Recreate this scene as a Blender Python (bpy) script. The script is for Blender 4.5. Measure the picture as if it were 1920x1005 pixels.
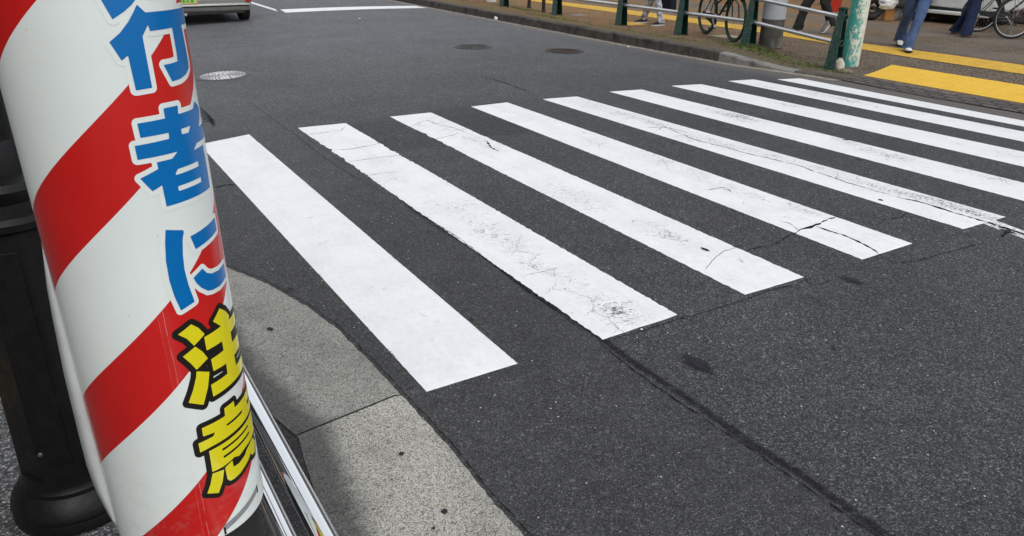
import bpy, bmesh, math, random
import numpy as np
from mathutils import Vector, Matrix, noise
for _o in list(bpy.data.objects): bpy.data.objects.remove(_o)
SC = bpy.context.scene
COL = SC.collection
R_ = math.radians
# ---------------------------------------------------------------- camera
F, PITCH, ROLL, YAW = 1435.886, .4137, .0125, .5526
CAM = np.array([-1.1391, -2.5317, 1.6776])
_cy, _sy, _cp, _sp = math.cos(YAW), math.sin(YAW), math.cos(PITCH), math.sin(PITCH)
FWD = np.array([_cp*_sy, _cp*_cy, -_sp]); _r0 = np.array([_cy, -_sy, 0.]); _u0 = np.cross(_r0, FWD)
RT = math.cos(ROLL)*_r0 + math.sin(ROLL)*_u0; UP = -math.sin(ROLL)*_r0 + math.cos(ROLL)*_u0
cd = bpy.data.cameras.new('camera'); cam = bpy.data.objects.new('camera', cd); COL.objects.link(cam)
cd.sensor_width = 36; cd.lens = F/1920*36; cd.clip_end = 2000; cd.clip_start = .05
cam.matrix_world = Matrix(((RT[0], UP[0], -FWD[0], CAM[0]), (RT[1], UP[1], -FWD[1], CAM[1]), (RT[2], UP[2], -FWD[2], CAM[2]), (0, 0, 0, 1)))
SC.camera = cam
# ---------------------------------------------------------------- light: bright overcast
SUN_EL, SUN_AZ = R_(52), R_(-170)      # azimuth from +Y towards +X
w = bpy.data.worlds.new('World'); SC.world = w; w.use_nodes = True
nt = w.node_tree; nt.nodes.clear()
wo = nt.nodes.new('ShaderNodeOutputWorld'); wb = nt.nodes.new('ShaderNodeBackground')
sky = nt.nodes.new('ShaderNodeTexSky'); sky.sky_type = 'NISHITA'; sky.sun_disc = False
sky.sun_elevation = SUN_EL; sky.sun_rotation = SUN_AZ; sky.dust_density = 1.5; sky.air_density = 1.2; sky.ozone_density = 1
hs = nt.nodes.new('ShaderNodeHueSaturation'); hs.inputs['Saturation'].default_value = .32
cl = nt.nodes.new('ShaderNodeMix'); cl.data_type = 'RGBA'; cl.inputs[0].default_value = .5; cl.inputs[7].default_value = (6.2, 6.4, 6.7, 1)   # thin even cloud over the sky
nt.links.new(sky.outputs[0], hs.inputs['Color']); nt.links.new(hs.outputs[0], cl.inputs[6]); nt.links.new(cl.outputs[2], wb.inputs[0]); nt.links.new(wb.outputs[0], wo.inputs[0])
wb.inputs[1].default_value = .15
sd = bpy.data.lights.new('sun', 'SUN'); sd.energy = 1.0; sd.angle = R_(40); sd.color = (1, .97, .92)
sun = bpy.data.objects.new('sun', sd); COL.objects.link(sun); sun['kind'] = 'structure'
sdir = Vector((math.sin(SUN_AZ)*math.cos(SUN_EL), math.cos(SUN_AZ)*math.cos(SUN_EL), math.sin(SUN_EL)))
sun.rotation_euler = sdir.to_track_quat('Z', 'Y').to_euler(); sun.location = (0, 0, 20)
SC.view_settings.view_transform = 'Standard'; SC.view_settings.look = 'None'; SC.view_settings.gamma = 1; SC.view_settings.exposure = .43
SC.view_settings.use_curve_mapping = False
# ---------------------------------------------------------------- measuring helpers (photo pixel -> point on the ground surface)
K, XC = .0055, 4.5388
def roadz(x): return -K*(min(max(x, -1.2), 10.)-XC)**2
def sstep(a, b, t):
    t = min(max((t-a)/(b-a), 0), 1); return t*t*(3-2*t)
def pavz(x, y): return .10-.14*(1-sstep(4.3, 6.2, y))*(1-sstep(8.3, 10.2, x))
def ray(x, y):
    d = FWD+RT*(x-960)/F-UP*(y-502.5)/F; return d/np.linalg.norm(d)
def hit(px, py, fn):
    d = ray(px, py); z = 0
    for i in range(70):
        p = CAM+(z-CAM[2])/d[2]*d; z = .5*z+.5*fn(p)
    return (float(p[0]), float(p[1]), float(fn(p)))
def G(px, py): return hit(px, py, lambda p: roadz(p[0]))
def P(px, py): return hit(px, py, lambda p: pavz(p[0], p[1]))
def FL(px, py, z): return hit(px, py, lambda p: z)
# ---------------------------------------------------------------- node helpers
class NT:
    def __init__(s, name):
        s.m = bpy.data.materials.new(name); s.m.use_nodes = True; s.t = s.m.node_tree; s.t.nodes.clear()
        s.out = s.t.nodes.new('ShaderNodeOutputMaterial'); s.b = s.t.nodes.new('ShaderNodeBsdfPrincipled')
        s.t.links.new(s.b.outputs[0], s.out.inputs[0]); s.co = s.t.nodes.new('ShaderNodeTexCoord').outputs['Object']
        s.pos = s.t.nodes.new('ShaderNodeNewGeometry').outputs['Position']
    def put(s, sock, v):
        if hasattr(v, 'is_output') or isinstance(v, bpy.types.NodeSocket): s.t.links.new(v, sock)
        elif isinstance(v, (tuple, list)): sock.default_value = (*v, 1) if len(v) == 3 and sock.type == 'RGBA' else v
        else: sock.default_value = v
    def set(s, name, v): s.put(s.b.inputs[name], v)
    def math(s, op, a, b=0., c=0., clamp=False):
        n = s.t.nodes.new('ShaderNodeMath'); n.operation = op; n.use_clamp = clamp
        for i, v in enumerate((a, b, c)): s.put(n.inputs[i], v)
        return n.outputs[0]
    def noise(s, vec, scale, detail=3, rough=.55, dist=0, col=False):
        n = s.t.nodes.new('ShaderNodeTexNoise'); s.put(n.inputs['Vector'], vec); n.inputs['Scale'].default_value = scale
        n.inputs['Detail'].default_value = detail; n.inputs['Roughness'].default_value = rough; n.inputs['Distortion'].default_value = dist
        return n.outputs['Color' if col else 'Fac']
    def vor(s, vec, scale, feat='F1', out='Distance', rnd=1):
        n = s.t.nodes.new('ShaderNodeTexVoronoi'); n.feature = feat; s.put(n.inputs['Vector'], vec); n.inputs['Scale'].default_value = scale
        n.inputs['Randomness'].default_value = rnd
        return n.outputs[out]
    def ramp(s, fac, stops, interp='LINEAR'):
        n = s.t.nodes.new('ShaderNodeValToRGB'); s.put(n.inputs[0], fac); cr = n.color_ramp; cr.interpolation = interp
        while len(cr.elements) < len(stops): cr.elements.new(.5)
        for e, (p, c) in zip(cr.elements, stops):
            e.position = p; e.color = (c, c, c, 1) if isinstance(c, (int, float)) else (*c, 1)
        return n.outputs[0]
    def mr(s, v, a, b, c=0., d=1., smooth=False):
        n = s.t.nodes.new('ShaderNodeMapRange'); s.put(n.inputs[0], v)
        for i, q in enumerate((a, b, c, d)): n.inputs[i+1].default_value = q
        if smooth: n.interpolation_type = 'SMOOTHSTEP'
        return n.outputs[0]
    def mix(s, fac, a, b, mode='MIX'):
        n = s.t.nodes.new('ShaderNodeMix'); n.data_type = 'RGBA'; n.blend_type = mode
        s.put(n.inputs[0], fac); s.put(n.inputs[6], a); s.put(n.inputs[7], b); return n.outputs[2]
    def map(s, vec, scale=(1, 1, 1), rot=(0, 0, 0), loc=(0, 0, 0)):
        n = s.t.nodes.new('ShaderNodeMapping'); s.put(n.inputs[0], vec); n.inputs['Scale'].default_value = scale
        n.inputs['Rotation'].default_value = rot; n.inputs['Location'].default_value = loc; return n.outputs[0]
    def sep(s, vec):
        n = s.t.nodes.new('ShaderNodeSeparateXYZ'); s.put(n.inputs[0], vec); return n.outputs
    def attr(s, name, out='Fac'):
        n = s.t.nodes.new('ShaderNodeAttribute'); n.attribute_name = name; return n.outputs[out]
    def bump(s, h, strength=.5, dist=.002, prev=None):
        n = s.t.nodes.new('ShaderNodeBump'); s.put(n.inputs['Height'], h); n.inputs['Strength'].default_value = strength
        n.inputs['Distance'].default_value = dist
        if prev is not None: s.put(n.inputs['Normal'], prev)
        s.t.links.new(n.outputs[0], s.b.inputs['Normal']); return n.outputs[0]
def simple(name, col, rough=.6, metal=0., var=.18, scale=30, bump=.15, bd=.001, spec=.5, grime=None):
    n = NT(name); f = n.noise(n.co, scale, 5, .6)
    lo = tuple(c*(1-var) for c in col); hi = tuple(min(1, c*(1+var)) for c in col)
    c = n.ramp(f, [(.3, lo), (.7, hi)])
    if grime:
        g = n.noise(n.co, scale*.25, 6, .65); c = n.mix(n.mr(g, .52, .66), c, grime)
    n.set('Base Color', c); n.set('Roughness', n.mr(n.noise(n.co, scale*1.7, 3), .3, .7, max(rough-.1, .03), min(rough+.1, 1)))
    n.set('Metallic', metal); n.set('Specular IOR Level', spec)
    if bump: n.bump(f, bump, bd)
    return n.m
# ---------------------------------------------------------------- materials
def asphalt_colour(n, base, vec, stone, thr, hi):
    """dark binder with stone chips of mixed size and tone showing through"""
    vn = n.t.nodes.new('ShaderNodeTexVoronoi'); n.put(vn.inputs['Vector'], vec); vn.inputs['Scale'].default_value = stone
    cs = n.sep(vn.outputs['Color'])[0]
    fine = n.noise(vec, stone*1.3, 5, .8)
    chip = n.ramp(cs, [(0, .35), (.35, .68), (thr, 1.05), (min(thr+.17, .95), hi*.42), (1, hi)])
    gap = n.ramp(vn.outputs['Distance'], [(.0, 1.12), (.38, 1.), (.62, .55)])
    big = n.vor(vec, stone*.46, 'F1', 'Color'); bs = n.ramp(n.sep(big)[1], [(0, .8), (.6, 1.), (.93, 1.12), (.975, hi*.62)])
    m = n.mix(1., chip, n.ramp(fine, [(.28, .3), (.5, .95), (.72, 1.9)]), 'MULTIPLY')
    m = n.mix(1., m, gap, 'MULTIPLY'); m = n.mix(1., m, bs, 'MULTIPLY')
    return n.mix(1., m, base, 'MULTIPLY')
def mat_road():
    n = NT('road_asphalt'); p = n.pos; x, y, z = n.sep(p)
    wob = n.math('MULTIPLY', n.math('SUBTRACT', n.noise(p, 1.3, 4), .5), .09)
    xs = n.math('ADD', x, wob)
    old = n.mr(xs, .84, .875)                                  # 1 = old coarse lane, 0 = newer smooth lane along the kerb
    a = asphalt_colour(n, (.068, .0685, .071), p, 180, .66, 2.7)
    b = asphalt_colour(n, (.065, .065, .067), p, 215, .76, 2.7)
    c = n.mix(old, b, a)
    big = n.noise(p, .9, 5, .6); c = n.mix(1., c, n.ramp(big, [(.3, .86), (.7, 1.15)]), 'MULTIPLY')
    mid = n.noise(p, 7, 4, .65); c = n.mix(1., c, n.ramp(mid, [(.3, .88), (.7, 1.12)]), 'MULTIPLY')
    # grazing sheen painted into the colour: asphalt lightens away towards the stop line
    far = n.mr(n.math('ADD', y, n.math('MULTIPLY', n.math('SUBTRACT', 1., old), 2.)), 3.6, 10.); far_sheen = n.mix(n.math('MULTIPLY', far, .55), c, n.mix(1., c, (2.9, 2.9, 3.02), 'MULTIPLY'))
    c = far_sheen
    # darker coarse patch of repaired surface across stripes two and three
    px_ = n.math('SUBTRACT', n.math('ADD', x, n.math('MULTIPLY', y, -.12)), 1.55); py_ = n.math('SUBTRACT', y, 4.0)
    d = n.math('MAXIMUM', n.math('ABSOLUTE', n.math('DIVIDE', px_, 1.0)), n.math('ABSOLUTE', n.math('DIVIDE', py_, .62)))
    patch = n.mr(n.math('ADD', d, n.math('MULTIPLY', n.noise(p, 4, 3), .3)), 1.05, 1.25, 1, 0)
    c = n.mix(n.math('MULTIPLY', patch, .6), c, n.mix(1., c, (.62, .62, .6), 'MULTIPLY'))
    # sealed joint: a darker band just right of the seam
    band = n.math('MULTIPLY', n.mr(n.math('ABSOLUTE', n.math('SUBTRACT', xs, .888)), .012, .03, 1, 0), n.mr(y, 2.6, 1.2))
    band = n.math('MULTIPLY', band, n.mr(n.noise(p, 30, 4), .1, .5))
    c = n.mix(n.math('MULTIPLY', band, .85), c, (.014, .014, .018))
    # sparse pale grit
    sp = n.vor(p, 21, 'F1', 'Distance'); sc = n.sep(n.vor(p, 21, 'F1', 'Color'))[0]
    grit = n.math('MULTIPLY', n.math('LESS_THAN', sp, .085), n.math('GREATER_THAN', sc, .72))
    c = n.mix(grit, c, (.42, .41, .39))
    # dust against the far kerb
    ed = n.mr(n.math('ADD', x, n.math('MULTIPLY', n.noise(p, 3, 4), .25)), 7.1, 7.7); ed = n.math('MULTIPLY', ed, .55)
    c = n.mix(ed, c, (.15, .135, .12))
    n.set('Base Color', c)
    n.set('Roughness', n.mr(n.noise(p, 60, 3), .3, .7, .62, .85)); n.set('Specular IOR Level', n.mr(band, 0, 1, .26, .05))
    h = n.math('SUBTRACT', n.math('MULTIPLY', n.noise(p, 260, 4, .7), .8), n.vor(p, 185, 'SMOOTH_F1'))
    n.bump(n.math('MULTIPLY', h, n.mr(old, 0, 1, .55, 1)), .75, .0032)
    return n.m
def mat_paint(name='road_paint', fresh=False):
    n = NT(name); p = n.pos
    wear = n.attr('wear')
    v = n.map(p, (1, .55, 1), (0, 0, .35))
    vr = n.map(p, (1, 1, 1), (0, 0, R_(-31))); vr = n.map(n.map(p, (1, 1, 1), (0, 0, R_(31))), (.42, 1, 1))
    a = n.noise(vr, 105, 3, .62, .25); b = n.noise(v, 11, 3, .6)
    t = n.math('ADD', n.math('MULTIPLY', a, .80), n.math('MULTIPLY', b, .20))
    thr = n.math('ADD', .292, n.math('MULTIPLY', wear, .14))
    m = n.mr(n.math('SUBTRACT', thr, t), 0., .012)
    dv = n.t.nodes.new('ShaderNodeVectorMath'); dv.operation = 'ADD'; n.put(dv.inputs[0], p); sc_ = n.t.nodes.new('ShaderNodeVectorMath'); sc_.operation = 'SCALE'; n.put(sc_.inputs[0], n.noise(p, 14, 4, .7, col=True)); sc_.inputs['Scale'].default_value = .09; n.put(dv.inputs[1], sc_.outputs[0])
    cv = n.vor(dv.outputs[0], 4.6, 'DISTANCE_TO_EDGE'); gate = n.mr(n.math('ADD', n.math('MULTIPLY', wear, .22), n.noise(p, 5, 4, .7)), .60, .66)
    m = n.math('MAXIMUM', m, n.math('MULTIPLY', n.mr(cv, .004, .009, .85, 0), gate))
    edge = n.attr('edge')
    m2 = n.mr(n.math('SUBTRACT', n.math('MULTIPLY', edge, .6), n.noise(p, 120, 5, .7)), 0, .02)
    m = n.math('MAXIMUM', m, m2)
    dirt = n.noise(p, 3.5, 6, .7); dirt2 = n.noise(v, 45, 5, .7)
    col = n.ramp(dirt, [(.3, (.66, .665, .68)), (.55, (.73, .735, .745)), (.8, (.76, .76, .76))])
    col = n.mix(1., col, n.ramp(dirt2, [(.25, .86), (.5, .98), (.8, 1.02)]), 'MULTIPLY')
    grey = n.math('MULTIPLY', wear, n.mr(n.noise(v, 38, 5, .7), .42, .62)); col = n.mix(n.math('MULTIPLY', grey, .35), col, (.36, .36, .37))
    trk = n.noise(n.map(p, (7, .22, 1)), 1.3, 4, .6); col = n.mix(n.mr(trk, .5, .75, 0, .22), col, (.5, .5, .51))
    sc = n.vor(p, 9, 'F1', 'Distance'); sr = n.sep(n.vor(p, 9, 'F1', 'Color'))[0]
    spot = n.math('MULTIPLY', n.mr(sc, .05, .09, 1, 0), n.math('GREATER_THAN', sr, .78)); col = n.mix(n.math('MULTIPLY', spot, .3), col, (.3, .3, .3))
    asp = asphalt_colour(n, (.055, .055, .056), p, 130, .7, 2.6)
    n.set('Base Color', n.mix(n.math('MULTIPLY', m, .88), col, asp)); n.set('Roughness', n.mr(dirt2, .3, .7, .42, .62)); n.set('Specular IOR Level', .4)
    h = n.math('SUBTRACT', n.math('MULTIPLY', n.noise(p, 230, 4, .7), .35), m)
    n.bump(h, .45, .0018)
    return n.m
def mat_granite(name, dark):
    n = NT(name); p = n.pos
    f = n.noise(p, 230, 5, .85); cells = n.sep(n.vor(p, 310, 'F1', 'Color'))[0]; c2 = n.sep(n.vor(p, 90, 'F1', 'Color'))[1]
    k = n.math('ADD', n.math('MULTIPLY', f, .6), n.math('MULTIPLY', cells, .4))
    c = n.ramp(k, [(.25, tuple(v*.12 for v in dark)), (.42, tuple(v*.65 for v in dark)), (.58, tuple(v*1.15 for v in dark)), (.8, tuple(v*1.8 for v in dark))])
    c = n.mix(n.math('MULTIPLY', n.math('GREATER_THAN', c2, .965), .45), c, (.05, .05, .052))
    big = n.noise(p, 2.6, 6, .7); c = n.mix(1., c, n.ramp(big, [(.25, .7), (.5, 1), (.75, 1.2)]), 'MULTIPLY')
    # asphalt tone blended in towards the inner edge
    x, y, z = n.sep(p); e = n.math('ADD', x, n.math('MULTIPLY', n.math('SUBTRACT', n.noise(p, 9, 6, .75), .5), .12))
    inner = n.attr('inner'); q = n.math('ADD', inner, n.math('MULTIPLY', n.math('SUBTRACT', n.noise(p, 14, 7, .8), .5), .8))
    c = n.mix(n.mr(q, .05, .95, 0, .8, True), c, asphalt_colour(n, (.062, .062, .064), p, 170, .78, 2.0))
    n.set('Base Color', c); n.set('Roughness', .85); n.set('Specular IOR Level', .3)
    n.bump(n.math('ADD', k, n.noise(p, 60, 3)), .7, .002); return n.m
def mat_plainasphalt(name, base, stone=150, thr=.7, hi=2.8, bd=.0035):
    n = NT(name); p = n.pos
    c = asphalt_colour(n, base, p, stone, thr, hi)
    c = n.mix(1., c, n.ramp(n.noise(p, 3, 5, .65), [(.3, .8), (.7, 1.2)]), 'MULTIPLY')
    n.set('Base Color', c); n.set('Roughness', .85); n.set('Specular IOR Level', .3)
    n.bump(n.math('SUBTRACT', n.noise(p, 240, 4, .7), n.vor(p, stone, 'SMOOTH_F1')), .8, bd); return n.m
def mat_pavement():
    n = NT('permeable_pavement'); p = n.pos; x, y, z = n.sep(p)
    v = n.vor(p, 95, 'F1', 'Color'); f = n.sep(v)[0]; f2 = n.noise(p, 190, 4, .75)
    k = n.math('ADD', n.math('MULTIPLY', f, .5), n.math('MULTIPLY', f2, .5))
    c = n.ramp(k, [(.2, (.018, .014, .011)), (.5, (.092, .070, .051)), (.8, (.27, .22, .17))])
    warm = n.math('MULTIPLY', n.mr(y, 4.5, 9.5), .9); c = n.mix(warm, c, n.mix(1., c, (1.75, 1.3, .8), 'MULTIPLY'))
    wx = n.math('ADD', x, n.math('MULTIPLY', n.noise(p, 2, 4), .08))
    b1 = n.mr(n.math('ABSOLUTE', n.math('SUBTRACT', wx, 11.0)), .36, .40, 1, 0); b2 = n.mr(n.math('ABSOLUTE', n.math('SUBTRACT', wx, 12.9)), .58, .63, 1, 0)
    c = n.mix(n.math('MULTIPLY', n.math('MAXIMUM', b1, b2), .75), c, n.ramp(n.noise(p, 60, 5, .7), [(.3, (.10, .082, .064)), (.7, (.17, .145, .12))]))
    # slab joints of the concrete bands
    jy = n.math('ABSOLUTE', n.math('SUBTRACT', n.math('FRACT', n.math('MULTIPLY', y, .5)), .5)); jj = n.math('MULTIPLY', n.math('LESS_THAN', jy, .006), n.math('MAXIMUM', b1, b2))
    c = n.mix(jj, c, (.05, .045, .04))
    c = n.mix(1., c, n.ramp(n.noise(p, 1.4, 6, .7), [(.25, .72), (.5, 1), (.75, 1.25)]), 'MULTIPLY')
    moss = n.math('MULTIPLY', n.mr(n.math('ADD', x, n.math('MULTIPLY', n.noise(p, 4, 4), -.5)), 7.7, 8.1, 1, 0), n.mr(y, 4.3, 4.9))
    c = n.mix(n.math('MULTIPLY', moss, .6), c, n.ramp(n.noise(p, 25, 5, .7), [(.4, (.07, .055, .036)), (.7, (.09, .095, .035))]))
    n.set('Base Color', c); n.set('Roughness', .9); n.set('Specular IOR Level', .25)
    n.bump(k, .8, .004); return n.m
def mat_tactile(name, dots):
    n = NT(name); p = n.pos
    c = n.ramp(n.noise(p, 5, 6, .7), [(.25, (.70, .40, .02)), (.5, (.85, .52, .035)), (.8, (.88, .58, .06))])
    x, y, z = n.sep(p)
    if dots:
        fx = n.math('SUBTRACT', n.math('FRACT', n.math('MULTIPLY', x, 17)), .5); fy = n.math('SUBTRACT', n.math('FRACT', n.math('MULTIPLY', y, 17)), .5)
        h = n.mr(n.math('SQRT', n.math('ADD', n.math('MULTIPLY', fx, fx), n.math('MULTIPLY', fy, fy))), .2, .32, 1, 0)
    else:
        fx = n.math('ABSOLUTE', n.math('SUBTRACT', n.math('FRACT', n.math('MULTIPLY', x, 13.3)), .5)); h = n.mr(fx, .16, .24, 1, 0)
        c = n.mix(n.math('MULTIPLY', n.mr(n.noise(n.map(p, (1, .4, 1)), 20, 6, .75), .5, .68), .75), c, (.13, .095, .06))
        c = n.mix(1., c, (.78, .76, .9), 'MULTIPLY')
    jx = n.math('LESS_THAN', n.math('FRACT', n.math('MULTIPLY', y, 3.33)), .018)
    c = n.mix(n.math('MULTIPLY', jx, .5), c, (.2, .12, .03))
    c = n.mix(n.math('MULTIPLY', n.mr(n.noise(p, 70, 5, .75), .52, .7), .45), c, (.28, .2, .1))
    c = n.mix(n.mr(h, 0, 1, .45 if dots else .25, 0), c, (.45, .25, .02))
    n.set('Base Color', c); n.set('Roughness', .6); n.bump(h, .8, .005); return n.m
M = {}
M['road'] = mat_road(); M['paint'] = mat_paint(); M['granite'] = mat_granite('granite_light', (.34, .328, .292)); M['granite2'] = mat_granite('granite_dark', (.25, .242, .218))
M['strip'] = mat_plainasphalt('trodden_asphalt', (.05, .05, .052), 170, .78, 2.0); M['nearpave'] = mat_plainasphalt('near_pavement_asphalt', (.11, .11, .112), 110, .6, 2.8, .005)
M['pave'] = mat_pavement(); M['tpad'] = mat_tactile('tactile_dots', True); M['tline'] = mat_tactile('tactile_bars', False)
M['kerb'] = simple('kerb_concrete', (.075, .068, .058), .9, 0, .4, 14, .5, .003, .25, (.025, .023, .02)); M['kerbnew'] = simple('kerb_concrete_pale', (.2, .195, .18), .85, 0, .25, 18, .5, .003, .3, (.1, .095, .085))
M['gutter'] = simple('gutter_dust', (.23, .2, .165), .95, 0, .3, 40, .5, .002, .2, (.08, .075, .07))
M['crack'] = simple('crack_dark', (.012, .012, .013), 1, 0, .2, 60, .3, .001, .05); M['tar'] = simple('tar_mark', (.02, .02, .023), .8, 0, .3, 90, .6, .002, .3)
def mat_brick():
    n = NT('paver_brick'); b = n.t.nodes.new('ShaderNodeTexBrick'); n.put(b.inputs['Vector'], n.map(n.pos, (1, 1, 1), (0, 0, R_(90))))
    b.inputs['Scale'].default_value = 1; b.inputs['Brick Width'].default_value = .21; b.inputs['Row Height'].default_value = .105; b.inputs['Mortar Size'].default_value = .02
    b.inputs['Color1'].default_value = (.07, .055, .052, 1); b.inputs['Color2'].default_value = (.11, .09, .085, 1); b.inputs['Mortar'].default_value = (.025, .023, .022, 1)
    c = n.mix(1., b.outputs['Color'], n.ramp(n.noise(n.pos, 60, 5, .7), [(.3, .6), (.7, 1.35)]), 'MULTIPLY')
    n.set('Base Color', c); n.set('Roughness', .85); n.bump(n.math('SUBTRACT', n.noise(n.pos, 90, 4), b.outputs['Fac']), .8, .006); return n.m
M['brick'] = mat_brick()
def mat_stain():
    n = NT('tyre_stain'); a = n.attr('fade'); t = n.t.nodes.new('ShaderNodeBsdfTransparent'); mx = n.t.nodes.new('ShaderNodeMixShader')
    v = n.map(n.pos, (1, .6, 1), (0, 0, .5)); f = n.mr(n.math('SUBTRACT', n.math('MULTIPLY', a, 1.), n.noise(v, 120, 5, .85)), -.02, .30)
    n.t.links.new(f, mx.inputs[0]); n.t.links.new(t.outputs[0], mx.inputs[1]); n.t.links.new(n.b.outputs[0], mx.inputs[2]); n.t.links.new(mx.outputs[0], n.out.inputs[0])
    n.set('Base Color', n.ramp(n.noise(n.pos, 150, 4, .8), [(.3, (.008, .008, .012)), (.7, (.03, .03, .036))])); n.set('Roughness', .85); n.set('Specular IOR Level', .2); return n.m
M['stain'] = mat_stain()
# ---------------------------------------------------------------- mesh helpers
class MB:
    def __init__(s): s.v = []; s.f = []; s.mi = []; s.at = {}
    def add(s, vs, fs, mi=0):
        o = len(s.v); s.v += [tuple(v) for v in vs]; s.f += [tuple(i+o for i in f) for f in fs]; s.mi += [mi]*len(fs)
    def box(s, c, sz, mi=0, rot=None, taper=(1, 1)):
        hx, hy, hz = (q/2 for q in sz); vs = []
        for z in (-hz, hz):
            k = taper if z > 0 else (1, 1)
            for x, y in ((-hx, -hy), (hx, -hy), (hx, hy), (-hx, hy)): vs.append(Vector((x*k[0], y*k[1], z)))
        if rot is not None: vs = [rot @ v for v in vs]
        s.add([v+Vector(c) for v in vs], [(0, 3, 2, 1), (4, 5, 6, 7), (0, 1, 5, 4), (1, 2, 6, 5), (2, 3, 7, 6), (3, 0, 4, 7)], mi)
    def tube(s, pts, r, n=12, mi=0, cap=True, closed=False, flat=1):
        pts = [Vector(p) for p in pts]; m = len(pts); rs = r if isinstance(r, (list, tuple)) else [r]*m
        ref = None; vs = []
        for i, p in enumerate(pts):
            a = pts[(i-1) % m] if (closed or i > 0) else p; b = pts[(i+1) % m] if (closed or i < m-1) else p
            t = (b-a).normalized()
            if ref is None: ref = t.orthogonal().normalized()
            ref = (ref-t*ref.dot(t)).normalized(); bn = t.cross(ref)
            for k in range(n):
                an = 2*math.pi*k/n; vs.append(p+ref*math.cos(an)*rs[i]+bn*math.sin(an)*rs[i]*flat)
        fs = []
        for i in range(m if closed else m-1):
            j = (i+1) % m
            for k in range(n): fs.append((i*n+k, i*n+(k+1) % n, j*n+(k+1) % n, j*n+k))
        if cap and not closed: fs += [tuple(range(n))[::-1], tuple((m-1)*n+k for k in range(n))]
        s.add(vs, fs, mi)
    def lathe(s, prof, c=(0, 0, 0), n=32, mi=0, mat=None, cap=True):
        vs = []
        for r, z in prof:
            for k in range(n):
                a = 2*math.pi*k/n; v = Vector((r*math.cos(a), r*math.sin(a), z))
                vs.append((mat @ v if mat is not None else v)+Vector(c))
        fs = []
        for i in range(len(prof)-1):
            for k in range(n): fs.append((i*n+k, i*n+(k+1) % n, (i+1)*n+(k+1) % n, (i+1)*n+k))
        if cap: fs += [tuple(range(n))[::-1], tuple((len(prof)-1)*n+k for k in range(n))]
        s.add(vs, fs, mi)
    def ring(s, c, R, r, axis, n=48, m=8, mi=0, a0=0, a1=2*math.pi, flat=1):
        ax = Vector(axis).normalized(); u = ax.orthogonal().normalized()
        if abs(ax.z) < .9: u = Vector((0, 0, 1)); u = (u-ax*u.dot(ax)).normalized()
        v = ax.cross(u); full = abs(a1-a0-2*math.pi) < 1e-6
        pts = [Vector(c)+(u*math.cos(t)+v*math.sin(t))*R for t in (a0+(a1-a0)*i/(n if full else n-1) for i in range(n))]
        s.tube(pts, r, m, mi, True, full, flat)
    def loft(s, rings, mi=0, cap=True):
        n = len(rings[0]); vs = [p for r in rings for p in r]; fs = []
        for i in range(len(rings)-1):
            for k in range(n): fs.append((i*n+k, i*n+(k+1) % n, (i+1)*n+(k+1) % n, (i+1)*n+k))
        if cap: fs += [tuple(range(n))[::-1], tuple((len(rings)-1)*n+k for k in range(n))]
        s.add(vs, fs, mi)
    def build(s, name, mats, parent=None, smooth=True, bevel=0, ang=35):
        me = bpy.data.meshes.new(name); me.from_pydata([tuple(v) for v in s.v], [], s.f)
        mats = mats if isinstance(mats, (list, tuple)) else [mats]
        for m in mats: me.materials.append(m)
        me.polygons.foreach_set('material_index', s.mi)
        for k, vals in s.at.items():
            a = me.attributes.new(k, 'FLOAT', 'POINT'); a.data.foreach_set('value', vals)
        me.update()
        if smooth:
            me.polygons.foreach_set('use_smooth', [True]*len(me.polygons))
            bm = bmesh.new(); bm.from_mesh(me); bmesh.ops.recalc_face_normals(bm, faces=bm.faces) if len(bm.faces) < 60000 else None
            for e in bm.edges:
                if len(e.link_faces) == 2 and e.calc_face_angle(0) > R_(ang): e.smooth = False
            bm.to_mesh(me); bm.free()
        o = bpy.data.objects.new(name, me); COL.objects.link(o)
        if parent is not None: o.parent = parent
        if bevel:
            b = o.modifiers.new('bevel', 'BEVEL'); b.width = bevel; b.segments = 2; b.limit_method = 'ANGLE'
        return o
def thing(name, label, cat, loc=(0, 0, 0), rz=0, group=None):
    o = bpy.data.objects.new(name, None); COL.objects.link(o); o.location = loc; o.rotation_euler = (0, 0, rz); o['label'] = label; o['category'] = cat
    if group: o['group'] = group
    return o
def tag(o, label, cat, group=None, kind=None):
    o['label'] = label; o['category'] = cat
    if group: o['group'] = group
    if kind: o['kind'] = kind
    return o
def struct(o): o['kind'] = 'structure'; return o
def nz(x, y=0., z=0.): return noise.noise(Vector((x, y, z)))
def resample(pts, step):
    out = [Vector(pts[0])]
    for a, b in zip(pts[:-1], pts[1:]):
        a = Vector(a); b = Vector(b); n = max(1, int((b-a).length/step))
        for i in range(1, n+1): out.append(a.lerp(b, i/n))
    return out
# ---------------------------------------------------------------- ground surfaces
gm = MB(); gm.box((0, 0, -.6), (1200, 1200, .2)); struct(gm.build('ground', M['nearpave'], smooth=False))
KF = [(-14, 7.9), (1.5, 7.88), (2.8, 7.78), (3.5, 7.82), (4.1, 7.88), (4.6, 7.76), (5.4, 7.56), (6.5, 7.5), (8, 7.46), (12, 7.46), (70, 7.46)]
def kerbx(y): return float(np.interp(y, [a for a, b in KF], [b for a, b in KF]))
def grid(name, xs, ys, fz, mat):
    m = MB(); vs = []
    for y in ys:
        for x in (xs(y) if callable(xs) else xs): vs.append((x, y, fz(x, y)))
    nx = len(xs(0) if callable(xs) else xs)
    fs = [(j*nx+i, j*nx+i+1, (j+1)*nx+i+1, (j+1)*nx+i) for j in range(len(ys)-1) for i in range(nx-1)]
    m.add(vs, fs); return m.build(name, mat, smooth=True, ang=60)
ysr = list(np.arange(-14, 20, .5))+list(np.arange(20, 71, 5.))
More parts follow.
